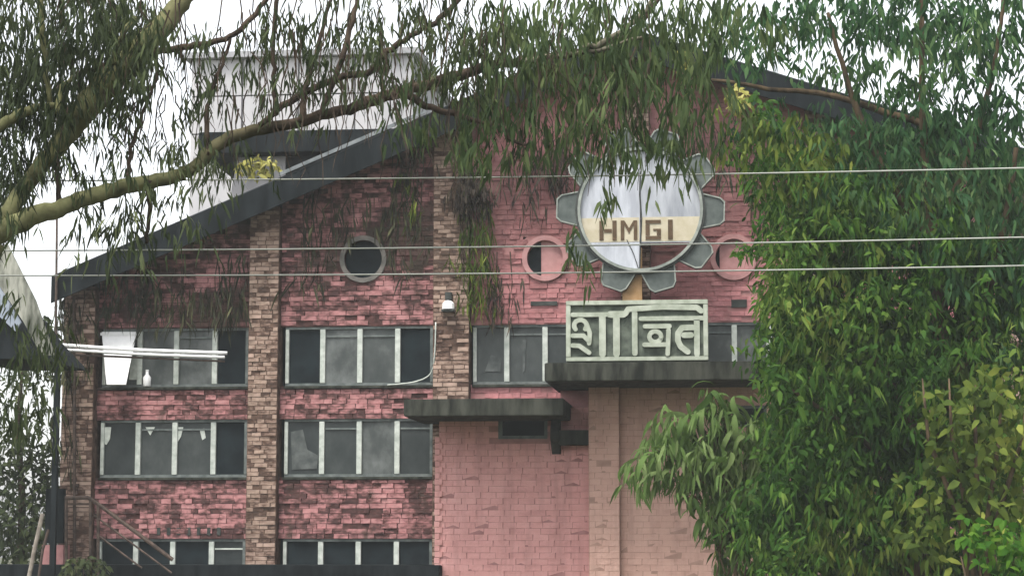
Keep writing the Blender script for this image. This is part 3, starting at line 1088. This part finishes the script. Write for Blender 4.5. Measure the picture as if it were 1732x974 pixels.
# left: open shed with pale gable sheet
shy = -6.0
shd = thing("open_shed", at(20, 900, shy), "open shed at the left edge with a steep pale sheet roof", "shed")
q = MB()
pts = [at(12, 412, shy), at(60, 508, shy), at(92, 600, shy), at(70, 602, shy), at(40, 545, shy), at(-10, 470, shy), at(-40, 420, shy)]
q.prism([(p.x, p.z) for p in pts][::-1], shy, shy + 0.08)
q.build("roof_sheet", M['shed_sheet'], shd)
q = MB()
pts = [at(-60, 420, shy), at(-12, 466, shy), at(36, 545, shy), at(26, 560, shy), at(-60, 480, shy)]
q.prism([(p.x, p.z) for p in pts][::-1], shy - 0.02, shy + 0.05)
q.build("side_sheet", M['shed_blue'], shd)
q = MB()
pts = [at(-60, 478, shy), at(0, 520, shy), at(26, 558, shy), at(62, 596, shy), at(70, 606, shy), at(-60, 606, shy)]
q.prism([(p.x, p.z) for p in pts][::-1], shy + 0.1, shy + 4)
q.build("gable_board", M['slate'], shd)
for px in (90, -45):
    q = MB()
    c = at(px, 700, shy)
    q.box(c.x - .07, c.x + .07, shy + .2, shy + .34, 0, at(px, 606, shy).z)
    q.build("post", M['slate'], shd)
q = MB(); c = at(90, 880, -1.0); c2 = at(107, 880, -1.0)
q.box(at(76, 880, -1).x, at(107, 880, -1).x, -1.0, -0.8, at(90, 918, -1).z, at(90, 826, -1).z)
mb1 = thing("meter_box", (c.x, -0.9, at(90, 950, -1).z), "dark upright metal cabinet on a reddish brick base left of the pier", "cabinet")
q.build("cabinet", M['slate'], mb1, 0.015)
q = MB(); q.box(at(74, 880, -1).x, at(110, 880, -1).x, -1.1, -0.5, 0, at(90, 921, -1).z)
q.build("base", M['pink_mortar'], mb1)

# pale clad building far behind
hy = 45.0
wh = thing("clad_building", at(490, 900, hy), "tall pale clad building far behind the left roof slope", "building")
xs = [U(p, hy, 150) for p in (322, 410, 505, 600, 700)]
zs = [0.0, V(222, hy), V(158, hy), V(95, hy)]
for i in range(4):
    for j in range(3):
        q = MB()
        q.box(xs[i] + .05, xs[i + 1] - .05, hy, hy + 0.25, zs[j] + .04, zs[j + 1] - .04)
        q.build("cladding_panel", M['sheet'], wh)
q = MB(); q.box(xs[0] + .02, xs[-1] - .02, hy + .26, hy + 20, 0, zs[-1] - .1); q.build("body", M['joint'], wh)
q = MB(); q.box(xs[0] - .3, xs[-1] + .3, hy - .4, hy + 20, zs[-1], zs[-1] + .3); q.build("parapet", M['joint'], wh)

# ------------------------------------------------------------------ wires
for (ya, yb, lab) in ((303, 281, "topmost of the three pale wires crossing in front of the building"),
                      (421, 398, "middle of the three pale wires crossing in front of the building"),
                      (463, 446, "lowest of the three pale wires crossing in front of the building")):
    A, B = at(-500, ya - (yb - ya) * .29 - 4, -30), at(2300, yb + (yb - ya) * .33 - 4, -30)
    pts = []
    for k in range(41):
        t = k / 40
        p = A.lerp(B, t)
        p.z -= 0.10 * 4 * t * (1 - t)
        pts.append(p)
    q = MB(); q.tube(pts, 0.0115, 6)
    tag(q.build("overhead_wire", M['wire'], None, 0, True), lab, "wire", "wires crossing in front of the building")


# ------------------------------------------------------------------ foliage
def leaf_mesh(name, P, D, N, L, W, mat, parent=None, droop=0.25):
    P, D, N = (np.asarray(a, float) for a in (P, D, N))
    L, W = np.asarray(L, float)[:, None], np.asarray(W, float)[:, None]
    D /= np.linalg.norm(D, axis=1, keepdims=True) + 1e-9
    S = np.cross(D, N)
    S /= np.linalg.norm(S, axis=1, keepdims=True) + 1e-9
    N = np.cross(S, D)
    dn = np.zeros_like(P); dn[:, 2] = -1
    v0 = P
    m1, m2 = P + D * L * .33 + N * L * .05, P + D * L * .68 + N * L * .04 + dn * L * droop * .35
    v1, v2 = m1 - S * W * .5, m1 + S * W * .5
    v3, v4 = m2 - S * W * .4, m2 + S * W * .4
    v5 = P + D * L + dn * L * droop
    n = len(P)
    V_ = np.stack([v0, v1, v2, v3, v4, v5], 1).reshape(-1, 3)
    base = (np.arange(n) * 6)[:, None]
    loops = (base + np.array([0, 2, 1, 1, 2, 4, 3, 3, 4, 5])).ravel()
    tot = np.tile([3, 4, 3], n)
    start = np.concatenate([[0], np.cumsum(tot)[:-1]])
    me = bpy.data.meshes.new(name)
    me.vertices.add(len(V_)); me.vertices.foreach_set("co", V_.ravel())
    me.loops.add(len(loops)); me.loops.foreach_set("vertex_index", loops.astype(np.int32))
    me.polygons.add(len(tot)); me.polygons.foreach_set("loop_start", start.astype(np.int32))
    me.update(calc_edges=True)
    me.validate()
    o = link(name, me, mat, parent)
    return o


def ell_points(ells, dens_per_kpx, Y, spread):
    """points spread through the crown: each ellipse is (px, py, rx, ry, density factor[, depth])"""
    out = []
    for e in ells:
        cx, cy, rx, ry, f = e[:5]
        yy = e[5] if len(e) > 5 else Y
        n = int(pi * rx * ry / 1000 * dens_per_kpx * f)
        for _ in range(n):
            a, r = random.random() * 2 * pi, random.random() ** 0.55
            out.append(at(cx + rx * r * cos(a), cy + ry * r * sin(a), yy + random.gauss(0, spread)))
    return out


def sprays(points, per, L, W, length, down=1.0, side=0.5, leafdown=0.9):
    """a hanging spray of leaves at each point"""
    P, D, N, LL, WW = [], [], [], [], []
    for p in points:
        tw = Vector((random.gauss(0, side), random.gauss(0, side), -down)).normalized()
        ln = length * random.uniform(.5, 1.3)
        k = max(1, int(per * random.uniform(.6, 1.4)))
        for i in range(k):
            q = p + tw * ln * random.random() + Vector((random.gauss(0, .05), random.gauss(0, .05), 0))
            d = tw * 0.5 + Vector((random.gauss(0, .45), random.gauss(0, .45), -leafdown))
            P.append(q); D.append(d)
            N.append((random.gauss(0, 1), random.gauss(0, 1), random.gauss(0, .4)))
            LL.append(random.uniform(*L)); WW.append(random.uniform(*W))
    return P, D, N, LL, WW


def balls(points, L, W, up=0.0):
    """broad leaves facing every way, one per point"""
    P, D, N, LL, WW = [], [], [], [], []
    for p in points:
        P.append(p)
        D.append((random.gauss(0, .7), random.gauss(0, .7), random.gauss(-.45, .5)))
        N.append((random.gauss(0, .8), random.gauss(-.5, .8), random.gauss(.8, .6)))
        LL.append(random.uniform(*L)); WW.append(random.uniform(*W))
    return P, D, N, LL, WW


def branch(name, path, Y, mat, parent, dy=0.0, rs=1.0, label=None):
    n = len(path)
    pts = [(at(p[0], p[1], Y + dy * i / max(n - 1, 1)), p[2] * rs / pxm(Y)) for i, p in enumerate(path)]
    P, r = smooth_path(pts, 6)
    P = [p + Vector((random.gauss(0, .012), random.gauss(0, .012), random.gauss(0, .012))) for p in P]
    mb = MB()
    mb.tube(P, r, 9, True, 0.12)
    o = mb.build(name, mat, parent, 0, True)
    return o


# eucalyptus, its trunk just outside the left edge of the picture
EY = -32.0
euc = thing("eucalyptus_tree", at(-120, 900, EY) * 1.0, "pale barked eucalyptus leaning in from the left with long drooping branches", "tree")
euc.location.z = 0
base = at(-190, 700, EY)
tp = [((base.x - .3, EY, 0.0), .34), ((base.x - .1, EY, 2.2), .30), (at(-120, 620, EY), .27), (at(-70, 500, EY), .25), (at(-15, 405, EY), .22)]
P, r = smooth_path([(Vector(p), q) for p, q in tp], 6)
q = MB(); q.tube(P, r, 12, True, .06); q.build("trunk", M['bark'], euc, 0, True)
branch("limb", [(-22, 412, 23), (20, 352, 16), (60, 292, 15), (95, 250, 18), (130, 200, 24), (180, 145, 25), (240, 80, 22), (300, 15, 18), (340, -40, 15)], EY, M['bark'], euc, 1.0)
branch("limb", [(-25, 405, 21), (40, 372, 19), (110, 350, 15), (160, 330, 15), (230, 312, 14), (300, 297, 12), (332, 280, 12), (366, 246, 12), (420, 224, 11), (500, 207, 10), (580, 187, 10), (640, 168, 11),
                (700, 150, 11), (770, 130, 10), (830, 112, 9), (890, 102, 8), (960, 92, 7), (1035, 72, 6), (1080, 45, 5), (1118, -10, 4)], EY, M['bark'], euc, 2.5)
BR = [
    ([(-20, 225, 9), (30, 195, 9), (60, 185, 8), (96, 178, 6)], M['bark'], -.4),
    ([(70, -10, 5), (72, 60, 5), (78, 120, 5), (85, 178, 6)], M['bark'], -.4),
    ([(130, 124, 4), (165, 117, 5), (200, 106, 6), (250, 92, 6), (320, 78, 6), (380, 66, 5), (420, 38, 5), (455, -8, 4)], M['bark_dark'], .3),
    ([(192, 108, 5), (198, 76, 5), (212, 52, 5), (228, 30, 4)], M['bark'], -.3),
    ([(98, 190, 6), (104, 150, 5), (124, 131, 4)], M['bark'], -.3),
    ([(436, 212, 5), (500, 166, 6), (540, 146, 6), (580, 131, 6), (625, 119, 6), (655, 88, 6), (700, 58, 5), (745, 32, 5), (785, -10, 4)], M['bark_dark'], .6),
    ([(470, -10, 4), (462, 60, 4), (464, 130, 4), (466, 198, 4)], M['bark_dark'], .5),
    ([(512, 205, 7), (514, 160, 5), (532, 95, 4), (562, -8, 3)], M['bark_dark'], .5),
    ([(540, 198, 5), (570, 125, 5), (590, 60, 5), (606, -10, 4)], M['bark_dark'], .6),
    ([(690, 160, 7), (730, 184, 6), (785, 198, 5), (826, 212, 3)], M['bark_dark'], .6),
    ([(826, 212, 2.5), (850, 190, 3), (858, 232, 3), (890, 246, 2.5)], M['bark_dark'], .6),
    ([(885, 103, 5), (940, 95, 4), (1000, 88, 4), (1090, 62, 3)], M['bark_pale'], .6),
    ([(980, 85, 5), (1040, 62, 5), (1085, 25, 4), (1110, -10, 4)], M['bark_pale'], .8),
    ([(350, 262, 5), (352, 180, 4), (375, 110, 3), (392, 60, 3)], M['bark_dark'], .5),
    ([(250, 305, 5), (252, 360, 4), (248, 410, 3)], M['bark_dark'], .2),
    ([(215, 315, 4), (222, 250, 4), (250, 170, 3), (270, 120, 3)], M['bark_dark'], .2),
    ([(100, 350, 5), (98, 270, 4), (105, 200, 4)], M['bark_dark'], .4),
]
for path, mt, dy in BR:
    branch("branch", path, EY + dy + .3, mt, euc, .3)
# twigs hanging down through the foliage
tw = MB()
for _ in range(230):
    px, py = random.uniform(90, 1100), random.uniform(-40, 190)
    p = at(px, py, EY + random.gauss(.6, .7))
    L_ = random.uniform(.5, 1.4)
    w = [p]
    for k in range(5):
        w.append(w[-1] + Vector((random.gauss(0, .05), random.gauss(0, .04), -L_ / 5)))
    tw.tube(w, [.012, .011, .01, .009, .007, .004], 4, False)
o = tw.build("twigs", M['bark_dark'], euc)
o['kind'] = 'stuff'

E_dark = [(65, 575, 45, 60, 1.0), (25, 660, 40, 60, .8), (15, 500, 30, 40, .6), (70, 690, 20, 50, .6), (100, 60, 170, 130, 2.2), (30, 200, 90, 110, 2.0), (200, 40, 90, 80, 1.0), (250, 30, 70, 40, .6), (20, 330, 50, 60, .9),
          (220, 240, 90, 90, .5), (280, 340, 100, 60, .30), (150, 320, 50, 80, .35), (180, 400, 90, 45, .40), (330, 190, 60, 70, .40),
          (310, 110, 80, 60, .30), (380, 60, 60, 70, .30),
          (480, 60, 80, 80, .75), (590, 60, 80, 90, .75), (700, 50, 90, 80, .8), (790, 60, 70, 90, .8), (540, 160, 90, 60, .3), (400, 255, 60, 40, .5), (370, 290, 30, 45, .6), (300, 380, 40, 30, .35), (225, 370, 40, 40, .7)]
pts = ell_points(E_dark, 3.3, EY + .6, .9)
o = leaf_mesh("foliage", *sprays(pts, 8, (.12, .30), (.018, .042), .42, 1, .6, .8), M['euc'], euc)
o['kind'] = 'stuff'
E_green = [(930, 110, 130, 110, .65), (1060, 130, 130, 100, .7), (1000, 40, 170, 70, 1.0), (1230, 20, 110, 45, .7), (860, 60, 80, 80, .9), (760, 150, 110, 45, .55), (860, 200, 110, 60, .6),
           (1010, 220, 110, 40, .55), (1130, 60, 90, 80, 1.0), (1020, 290, 22, 40, .28), (1012, 345, 22, 50, .22), (975, 390, 16, 60, .6), (1085, 275, 24, 20, .4), (690, 200, 60, 40, .5),
           (1160, 210, 60, 60, .6), (1085, 235, 75, 22, .7), (1200, 150, 60, 50, .45)]
pts = ell_points(E_green, 3.3, EY + 1.6, 1.0)
o = leaf_mesh("green_foliage", *sprays(pts, 7, (.17, .33), (.028, .055), .45), M['euc_green'], euc)
o['kind'] = 'stuff'

def clusters(ells, dens, Y, spread, per, rad):
    """leaves gathered in tufts so that darker gaps stay between them"""
    out = []
    for c in ell_points(ells, dens, Y, spread):
        r = rad * random.uniform(.6, 1.4)
        for _ in range(int(per * random.uniform(.5, 1.5))):
            v = Vector((random.gauss(0, 1), random.gauss(0, 1), random.gauss(0, .8)))
            out.append(c + v * r * .55)
    return out


def stems(parent, tubes, mat):
    for pts, rad in tubes:
        q = MB()
        q.tube(pts, rad, 6)
        q.build("stem", mat, parent, 0, True)


# broad tree on the right
TYR = -13.0
bt = thing("broadleaf_tree", (U(1555, TYR, 900), TYR, 0), "large dense dark green tree filling the right side beside the building", "tree")
q = MB()
P, r = smooth_path([(Vector((U(1550, TYR, 950), TYR, 0)), .42), (at(1548, 960, TYR), .36), (at(1558, 860, TYR), .33), (at(1572, 780, TYR), .28), (at(1592, 700, TYR), .22), (at(1590, 560, TYR), .18), (at(1570, 380, TYR), .13), (at(1560, 180, TYR), .08), (at(1560, -30, TYR), .05)], 6)
q.tube(P, r, 11, True, .14); q.build("trunk", M['bark_brown'], bt, 0, True)
for path in ([(1572, 780, 12), (1500, 640, 9), (1420, 500, 6), (1370, 360, 4)], [(1592, 690, 11), (1650, 560, 9), (1690, 420, 6), (1720, 250, 4)],
             [(1580, 420, 9), (1500, 300, 7), (1440, 160, 5), (1400, 20, 3)], [(1580, 400, 8), (1640, 260, 6), (1680, 120, 4), (1700, -20, 3)],
             [(1565, 210, 6), (1480, 185, 6), (1400, 160, 5), (1300, 150, 4), (1200, 135, 3)], [(1560, 860, 8), (1480, 760, 6), (1400, 700, 4), (1340, 660, 3)]):
    branch("branch", path, TYR, M['bark_brown'], bt, random.uniform(-1, 1))
T_dark = [(1500, 470, 190, 190, 1.3), (1430, 640, 130, 130, 1.2), (1560, 740, 190, 160, 1.15), (1650, 560, 140, 170, 1.2), (1390, 420, 110, 150, 1.1), (1420, 780, 130, 110, 1.1),
          (1360, 870, 120, 110, 1.0), (1500, 900, 140, 110, 1.0), (1680, 850, 130, 150, 1.1), (1360, 300, 100, 70, .95), (1330, 560, 50, 150, 1.0), (1300, 230, 80, 60, .55), (1380, 700, 90, 90, 1)]
pts = clusters(T_dark, 2.6, TYR + .8, 1.4, 15, .32)
o = leaf_mesh("foliage", *balls(pts, (.09, .32), (.04, .12)), M['tree'], bt)
o['kind'] = 'stuff'
pts = ell_points(T_dark, 5.0, TYR + .3, 1.3)
o = leaf_mesh("drooping_foliage", *sprays(pts, 6, (.12, .38), (.03, .08), .5, 1, .7, .6), M['tree'], bt)
o['kind'] = 'stuff'
pts = ell_points([(1320, 240, 90, 70, .8), (1250, 200, 60, 40, .6), (1390, 260, 60, 60, .5), (1450, 860, 110, 90, .6), (1520, 930, 80, 60, .7), (1600, 640, 80, 60, .3), (1380, 560, 60, 60, .3), (1420, 420, 70, 60, .25)], 4, TYR - 1.2, .8)
o = leaf_mesh("olive_foliage", *sprays(pts, 5, (.16, .38), (.05, .11), .5, 1, .7, .6), M['olive'], bt)
o['kind'] = 'stuff'
T_teal = [(1640, 330, 150, 170, 1.3), (1500, 300, 120, 100, 1.2), (1640, 110, 130, 100, .85), (1520, 150, 60, 50, .25), (1470, 80, 80, 70, .5), (1700, 420, 90, 180, 1.2), (1350, 60, 110, 70, .34), (1420, 210, 90, 50, .75), (1250, 50, 80, 60, .6), (1560, 230, 80, 60, .8), (1600, 10, 170, 60, 1.0), (1420, 10, 100, 50, .8), (1300, 200, 60, 40, .6), (1440, 330, 80, 80, 1.)]
pts = ell_points(T_teal, 7.5, TYR + .5, 1.2)
o = leaf_mesh("hanging_foliage", *sprays(pts, 5, (.18, .40), (.045, .10), .45, 1, .9, .55), M['teal'], bt)
o['kind'] = 'stuff'

# bright vine on the right-hand end of the porch
vn = thing("green_vine", (U(1320, -3), -3.2, 0), "bright green climbing vine hanging down the right end of the porch", "vine")
stems(vn, [([at(1312 + k * 12, 1000, -3.0), at(1317 + k * 12, 800, -3.1), at(1308 + k * 12, 600, -3.0), at(1315 + k * 12, 450, -3.0), at(1302 + k * 12, 300, -2.8)], [.035, .03, .025, .02, .012]) for k in range(6)], M['bark_brown'])
VN = [(1345, 640, 42, 110, 1.3), (1335, 720, 36, 50, 1.1), (1355, 540, 45, 60, 1.0), (1322, 470, 26, 60, .7), (1290, 360, 24, 60, .5), (1258, 425, 22, 18, 1.2), (1305, 540, 18, 60, .8), (1290, 500, 16, 40, .5)]
pts = ell_points(VN, 22, -5.2, .5)
o = leaf_mesh("leaves", *balls(pts, (.16, .34), (.07, .14)), M['bright'], vn)
o['kind'] = 'stuff'

# yellowing shrub at the bottom right
ys = thing("olive_shrub", (U(1660, -17, 950), -17, 0), "yellowing olive shrub in front of the dark tree at lower right", "shrub")
stems(ys, [([(U(1660, -17, 950) + (k - 2) * .1, -17 + random.gauss(0, .1), 0), at(1655 + (k - 2) * 12, 900, -17 + random.gauss(0, .2)), at(1650 + (k - 2) * 40, 740, -17 + random.gauss(0, .3)), at(1650 + (k - 2) * 45, 640, -17)], [.07, .06, .04, .015]) for k in range(5)], M['bark_brown'])
YS = [(1660, 720, 90, 80, .9), (1690, 660, 60, 50, .6), (1610, 800, 60, 90, .6), (1700, 800, 70, 90, .8), (1590, 700, 40, 60, .45), (1640, 900, 110, 70, .5), (1550, 870, 50, 80, .35)]
pts = ell_points(YS, 13, -17.2, .6)
o = leaf_mesh("leaves", *balls(pts, (.18, .36), (.10, .18)), M['olive'], ys)
o['kind'] = 'stuff'
bs = thing("bright_bush", (U(1680, -20, 960), -20, 0), "small bright green bush at the bottom right corner", "bush")
stems(bs, [([(U(1680, -20, 960) + (k - 1.5) * .08, -20, 0), at(1670 + (k - 1.5) * 30, 940, -20)], [.04, .012]) for k in range(4)], M['bark_brown'])
pts = ell_points([(1690, 920, 60, 45, 1.0), (1640, 900, 25, 30, .7), (1720, 960, 50, 40, 1)], 20, -20, .4)
o = leaf_mesh("leaves", *balls(pts, (.14, .26), (.08, .14)), M['bright'], bs)
o['kind'] = 'stuff'

# yellow leaf tufts
for cx, cy, rx, ry, yy, lab in ((1245, 168, 20, 24, -14.5, "bright yellow leaf tuft below the right roof slope"), (1155, 98, 14, 20, -14.5, "yellow green leaf tuft above the gear emblem"), (438, 283, 36, 17, 3.2, "yellow flowering tuft growing beside the pale rooftop room")):
    t = thing("yellow_tuft", at(cx, cy + ry, yy), lab, "plant")
    pts = ell_points([(cx, cy, rx, ry, 1)], 60, yy, .2)
    sz = 60 / pxm(yy)
    o = leaf_mesh("leaves", *balls(pts, (.14 * sz, .34 * sz), (.08 * sz, .15 * sz)), M['yellow'], t)
    o['kind'] = 'stuff'
    q = MB()
    q.tube([at(cx + 30, cy + ry + 25, yy + .1), at(cx + 8, cy + 4, yy), at(cx - rx, cy - ry * .5, yy)], [.03, .02, .008], 6)
    q.build("stem", M['bark_brown'], t)

# pale weeping foliage low down beside the sapling
wp = thing("weeping_bush", (U(1290, -9, 950), -9, 0), "drooping grey green bush with dry stems below the vine", "bush")
stems(wp, [([(U(1225 + k * 14, -9, 960), -9 + random.gauss(0, .3), 0), at(1225 + k * 14 + random.gauss(0, 8), 930, -9), at(1225 + k * 14 + random.gauss(0, 16), 840, -9 + random.gauss(0, .3))], [.03, .025, .01]) for k in range(14)], M['bark_brown'])
pts = ell_points([(1300, 840, 90, 60, 1.1), (1260, 900, 60, 60, .7), (1350, 930, 90, 60, .8), (1270, 770, 55, 60, 1.1)], 6, -9, .5)
o = leaf_mesh("leaves", *sprays(pts, 5, (.2, .4), (.05, .1), .5), M['olive'], wp)
o['kind'] = 'stuff'

# sapling with long drooping leaves in front of the porch
SY = -11.0
sp = thing("young_tree", (U(1215, SY, 950), SY, 0), "young tree with long drooping pale green leaves in front of the beige porch wall", "tree")


def long_leaf_mesh(seed):
    """a lance-shaped leaf, unit length, that rises a little and then hangs"""
    rr = random.Random(seed)
    n = 7
    vs, fs = [], []
    bend = rr.uniform(1.7, 2.5)
    x = z = 0.0
    a = rr.uniform(.2, .5)
    for i in range(n):
        t = i / (n - 1)
        w = 0.068 * (sin(pi * min(1, t * .93 + .03)) ** .8) + .004
        vs += [(x, -w, z + w * .25), (x, 0, z), (x, w, z + w * .25)]
        x += cos(a) / (n - 1)
        z += sin(a) / (n - 1)
        a -= bend / (n - 1)
    for i in range(n - 1):
        k = 3 * i
        fs += [(k, k + 1, k + 4, k + 3), (k + 1, k + 2, k + 5, k + 4)]
    me = bpy.data.meshes.new("leaf")
    me.from_pydata(vs, [], fs)
    for p in me.polygons:
        p.use_smooth = True
    me.materials.append(M['sapling'])
    return me


LM = [long_leaf_mesh(s) for s in range(6)]
TIPS = [(1205, 662), (1232, 676), (1160, 700), (1122, 698), (1185, 712), (1220, 720), (1150, 735), (1185, 760), (1080, 782), (1135, 806), (1230, 765), (1205, 800), (1255, 800), (1170, 840), (1215, 850), (1250, 735), (1265, 760),
        (1240, 840), (1280, 720), (1290, 780), (1195, 880), (1270, 850), (1110, 760), (1160, 780), (1195, 690), (1265, 905), (1225, 930), (1300, 720), (1315, 790), (1290, 840), (1320, 850), (1260, 810), (1245, 700), (1330, 740), (1215, 775), (1180, 820)]
core = [(1245, 1000), (1240, 900), (1225, 800), (1210, 720), (1205, 668)]
P, r = smooth_path([(Vector((U(1245, SY, 980), SY, 0)), .06)] + [(at(a, b, SY), w) for (a, b), w in zip(core, (.055, .05, .04, .028, .012))], 5)
q = MB(); q.tube(P, r, 8, True, .1); q.build("trunk", M['bark_brown'], sp, 0, True)
for i, (a, b) in enumerate(TIPS):
    yy = SY + random.gauss(0, .45)
    tip = at(a, b, yy)
    root = at(1225 + random.gauss(0, 6), min(b + 90, 985), SY)
    mid = root.lerp(tip, .6) + Vector((0, 0, .12))
    q = MB(); q.tube([root, mid, tip], [.022, .015, .008], 5); q.build("branch", M['bark_brown'], sp)
    k = 8
    for j in range(k):
        o = bpy.data.objects.new("leaf", random.choice(LM))
        COL.objects.link(o)
        s = random.uniform(.55, .95)
        o.location = tip + Vector((random.gauss(0, .07), random.gauss(0, .07), random.gauss(0, .09)))
        o.rotation_euler = (random.gauss(0, .55), random.gauss(.5, .45), 2 * pi * (j + random.random() * .8) / k)
        o.scale = (s, s * random.uniform(.9, 1.35), s)
        adopt(o, sp)
pts = ell_points([(1190, 725, 75, 45, 1), (1140, 745, 55, 35, .8), (1235, 790, 65, 90, 1.1), (1280, 840, 50, 80, 1), (1100, 785, 35, 22, .8), (1205, 675, 34, 22, 1), (1180, 800, 45, 50, .6), (1290, 740, 40, 60, .9), (1230, 900, 50, 50, .6), (1120, 720, 30, 30, .8), (1080, 795, 25, 25, .8)], 6.0, SY, .45)
o = leaf_mesh("foliage", *sprays(pts, 5, (.24, .52), (.05, .10), .35, 1, .8, .8), M['sapling'], sp, .3)
o['kind'] = 'stuff'

# left: thin tree behind the shed
LY = 4.0
lt_ = thing("slender_tree", (U(35, LY, 900), LY, 0), "sparse dark tree against the bright sky at the left edge", "tree")
q = MB(); q.tube([(U(35, LY, 900), LY, 0), at(38, 850, LY), at(30, 720, LY), at(40, 600, LY)], [.14, .12, .09, .04], 8); q.build("trunk", M['bark_dark'], lt_)
pts = ell_points([(10, 640, 40, 50, .9), (70, 640, 25, 50, .8), (20, 740, 50, 60, .75), (70, 730, 30, 60, .6), (35, 840, 60, 70, 1.1), (30, 910, 60, 40, 1.6), (85, 800, 20, 60, 1.4), (60, 570, 40, 40, 1.0), (40, 900, 60, 60, .8), (20, 790, 40, 50, .6)], 34, LY, .8)
o = leaf_mesh("foliage", *balls(pts, (.16, .36), (.07, .14)), M['euc'], lt_)
o['kind'] = 'stuff'

# ------------------------------------------------------------------ dry creepers hanging on the facade
# low bush at the foot of the stair railing
lb_ = thing("low_bush", (U(142, -3.4, 960), -3.4, 0), "dark low bush at the foot of the handrail, lower left", "bush")
stems(lb_, [([(U(142, -3.4, 960) + k * .1, -3.4, 0), at(142 + k * 14, 948, -3.4)], [.03, .012]) for k in (-1, 0, 1)], M['bark_dark'])
pts = ell_points([(142, 962, 40, 22, 1.6)], 45, -3.4, .2)
leaf_mesh("leaves", *balls(pts, (.12, .26), (.06, .12)), M['euc'], lb_)['kind'] = 'stuff'

def creeper(label, ells, mat, dens=5, y=-0.42, L=(.3, .8), W=(.03, .07), per=4):
    cx = sum(e[0] for e in ells) / len(ells)
    cy = sum(e[1] for e in ells) / len(ells)
    t = thing("dry_creeper", at(cx, cy, y), label, "creeper", "creepers hanging on the facade")
    pts = ell_points(ells, dens, y, .08)
    o = leaf_mesh("strands", *sprays(pts, per, L, W, .45, 1, .3, 1.1), mat, t, 0.1)
    o['kind'] = 'stuff'
    q = MB()
    for e in ells:
        for k in range(max(2, int(e[2] / 18))):
            x = e[0] + random.uniform(-.8, .8) * e[2]
            q.tube([at(x + random.gauss(0, 5), e[1] - e[3] * .9, y), at(x + random.gauss(0, 5), e[1], y), at(x + random.gauss(0, 5), e[1] + e[3] * .8, y)], [.02, .016, .008], 5)
    q.build("stems", M['bark_dark'], t)['kind'] = 'stuff'
    return t


creeper("dark dry creeper hanging over the top of the leftmost window bay", [(290, 505, 125, 34, .8), (210, 470, 60, 45, .9), (390, 470, 35, 60, .8), (330, 480, 90, 30, .5)], M['dry_green'], 4.5)
creeper("brown green creeper covering the left corner of the building", [(130, 510, 38, 60, 1.1), (105, 560, 18, 70, .9), (110, 720, 22, 110, .6), (125, 600, 25, 50, .5)], M['dry_green'], 4.5)
creeper("brown dry creeper over the brickwork round the round window", [(545, 370, 55, 60, .8), (690, 370, 40, 90, .9), (520, 440, 35, 50, .5), (700, 280, 40, 60, .9), (620, 350, 60, 28, .7)], M['dry_green'], 3.2)
creeper("green creeper under the eave beside the brick pier left of the emblem", [(785, 300, 18, 100, .7), (775, 430, 14, 60, .4), (800, 240, 40, 40, .7), (690, 320, 25, 60, .6)], M['olive'], 6, -.5, (.2, .5))
creeper("long yellow green creeper tail hanging beside the brick pier", [(808, 400, 28, 90, 1.2), (800, 470, 16, 60, .7), (825, 480, 18, 60, .5)], M['olive'], 8, -.5, (.25, .6))
creeper("dark matted clump of creeper under the eave by the brick pier", [(797, 318, 34, 34, 2.2), (790, 285, 30, 20, 1.5)], M['dry'], 14, -.7, (.2, .4))
creeper("thin brown creeper over the pink wall left of the emblem", [(905, 290, 60, 60, .45), (850, 480, 40, 60, .35), (940, 250, 40, 40, .6)], M['dry'], 7)
creeper("brown creeper under the eave right of the emblem", [(1230, 250, 60, 45, .9), (1170, 220, 60, 40, .7), (1290, 300, 30, 80, .7), (1330, 280, 60, 60, .9)], M['dry_green'], 3.2)
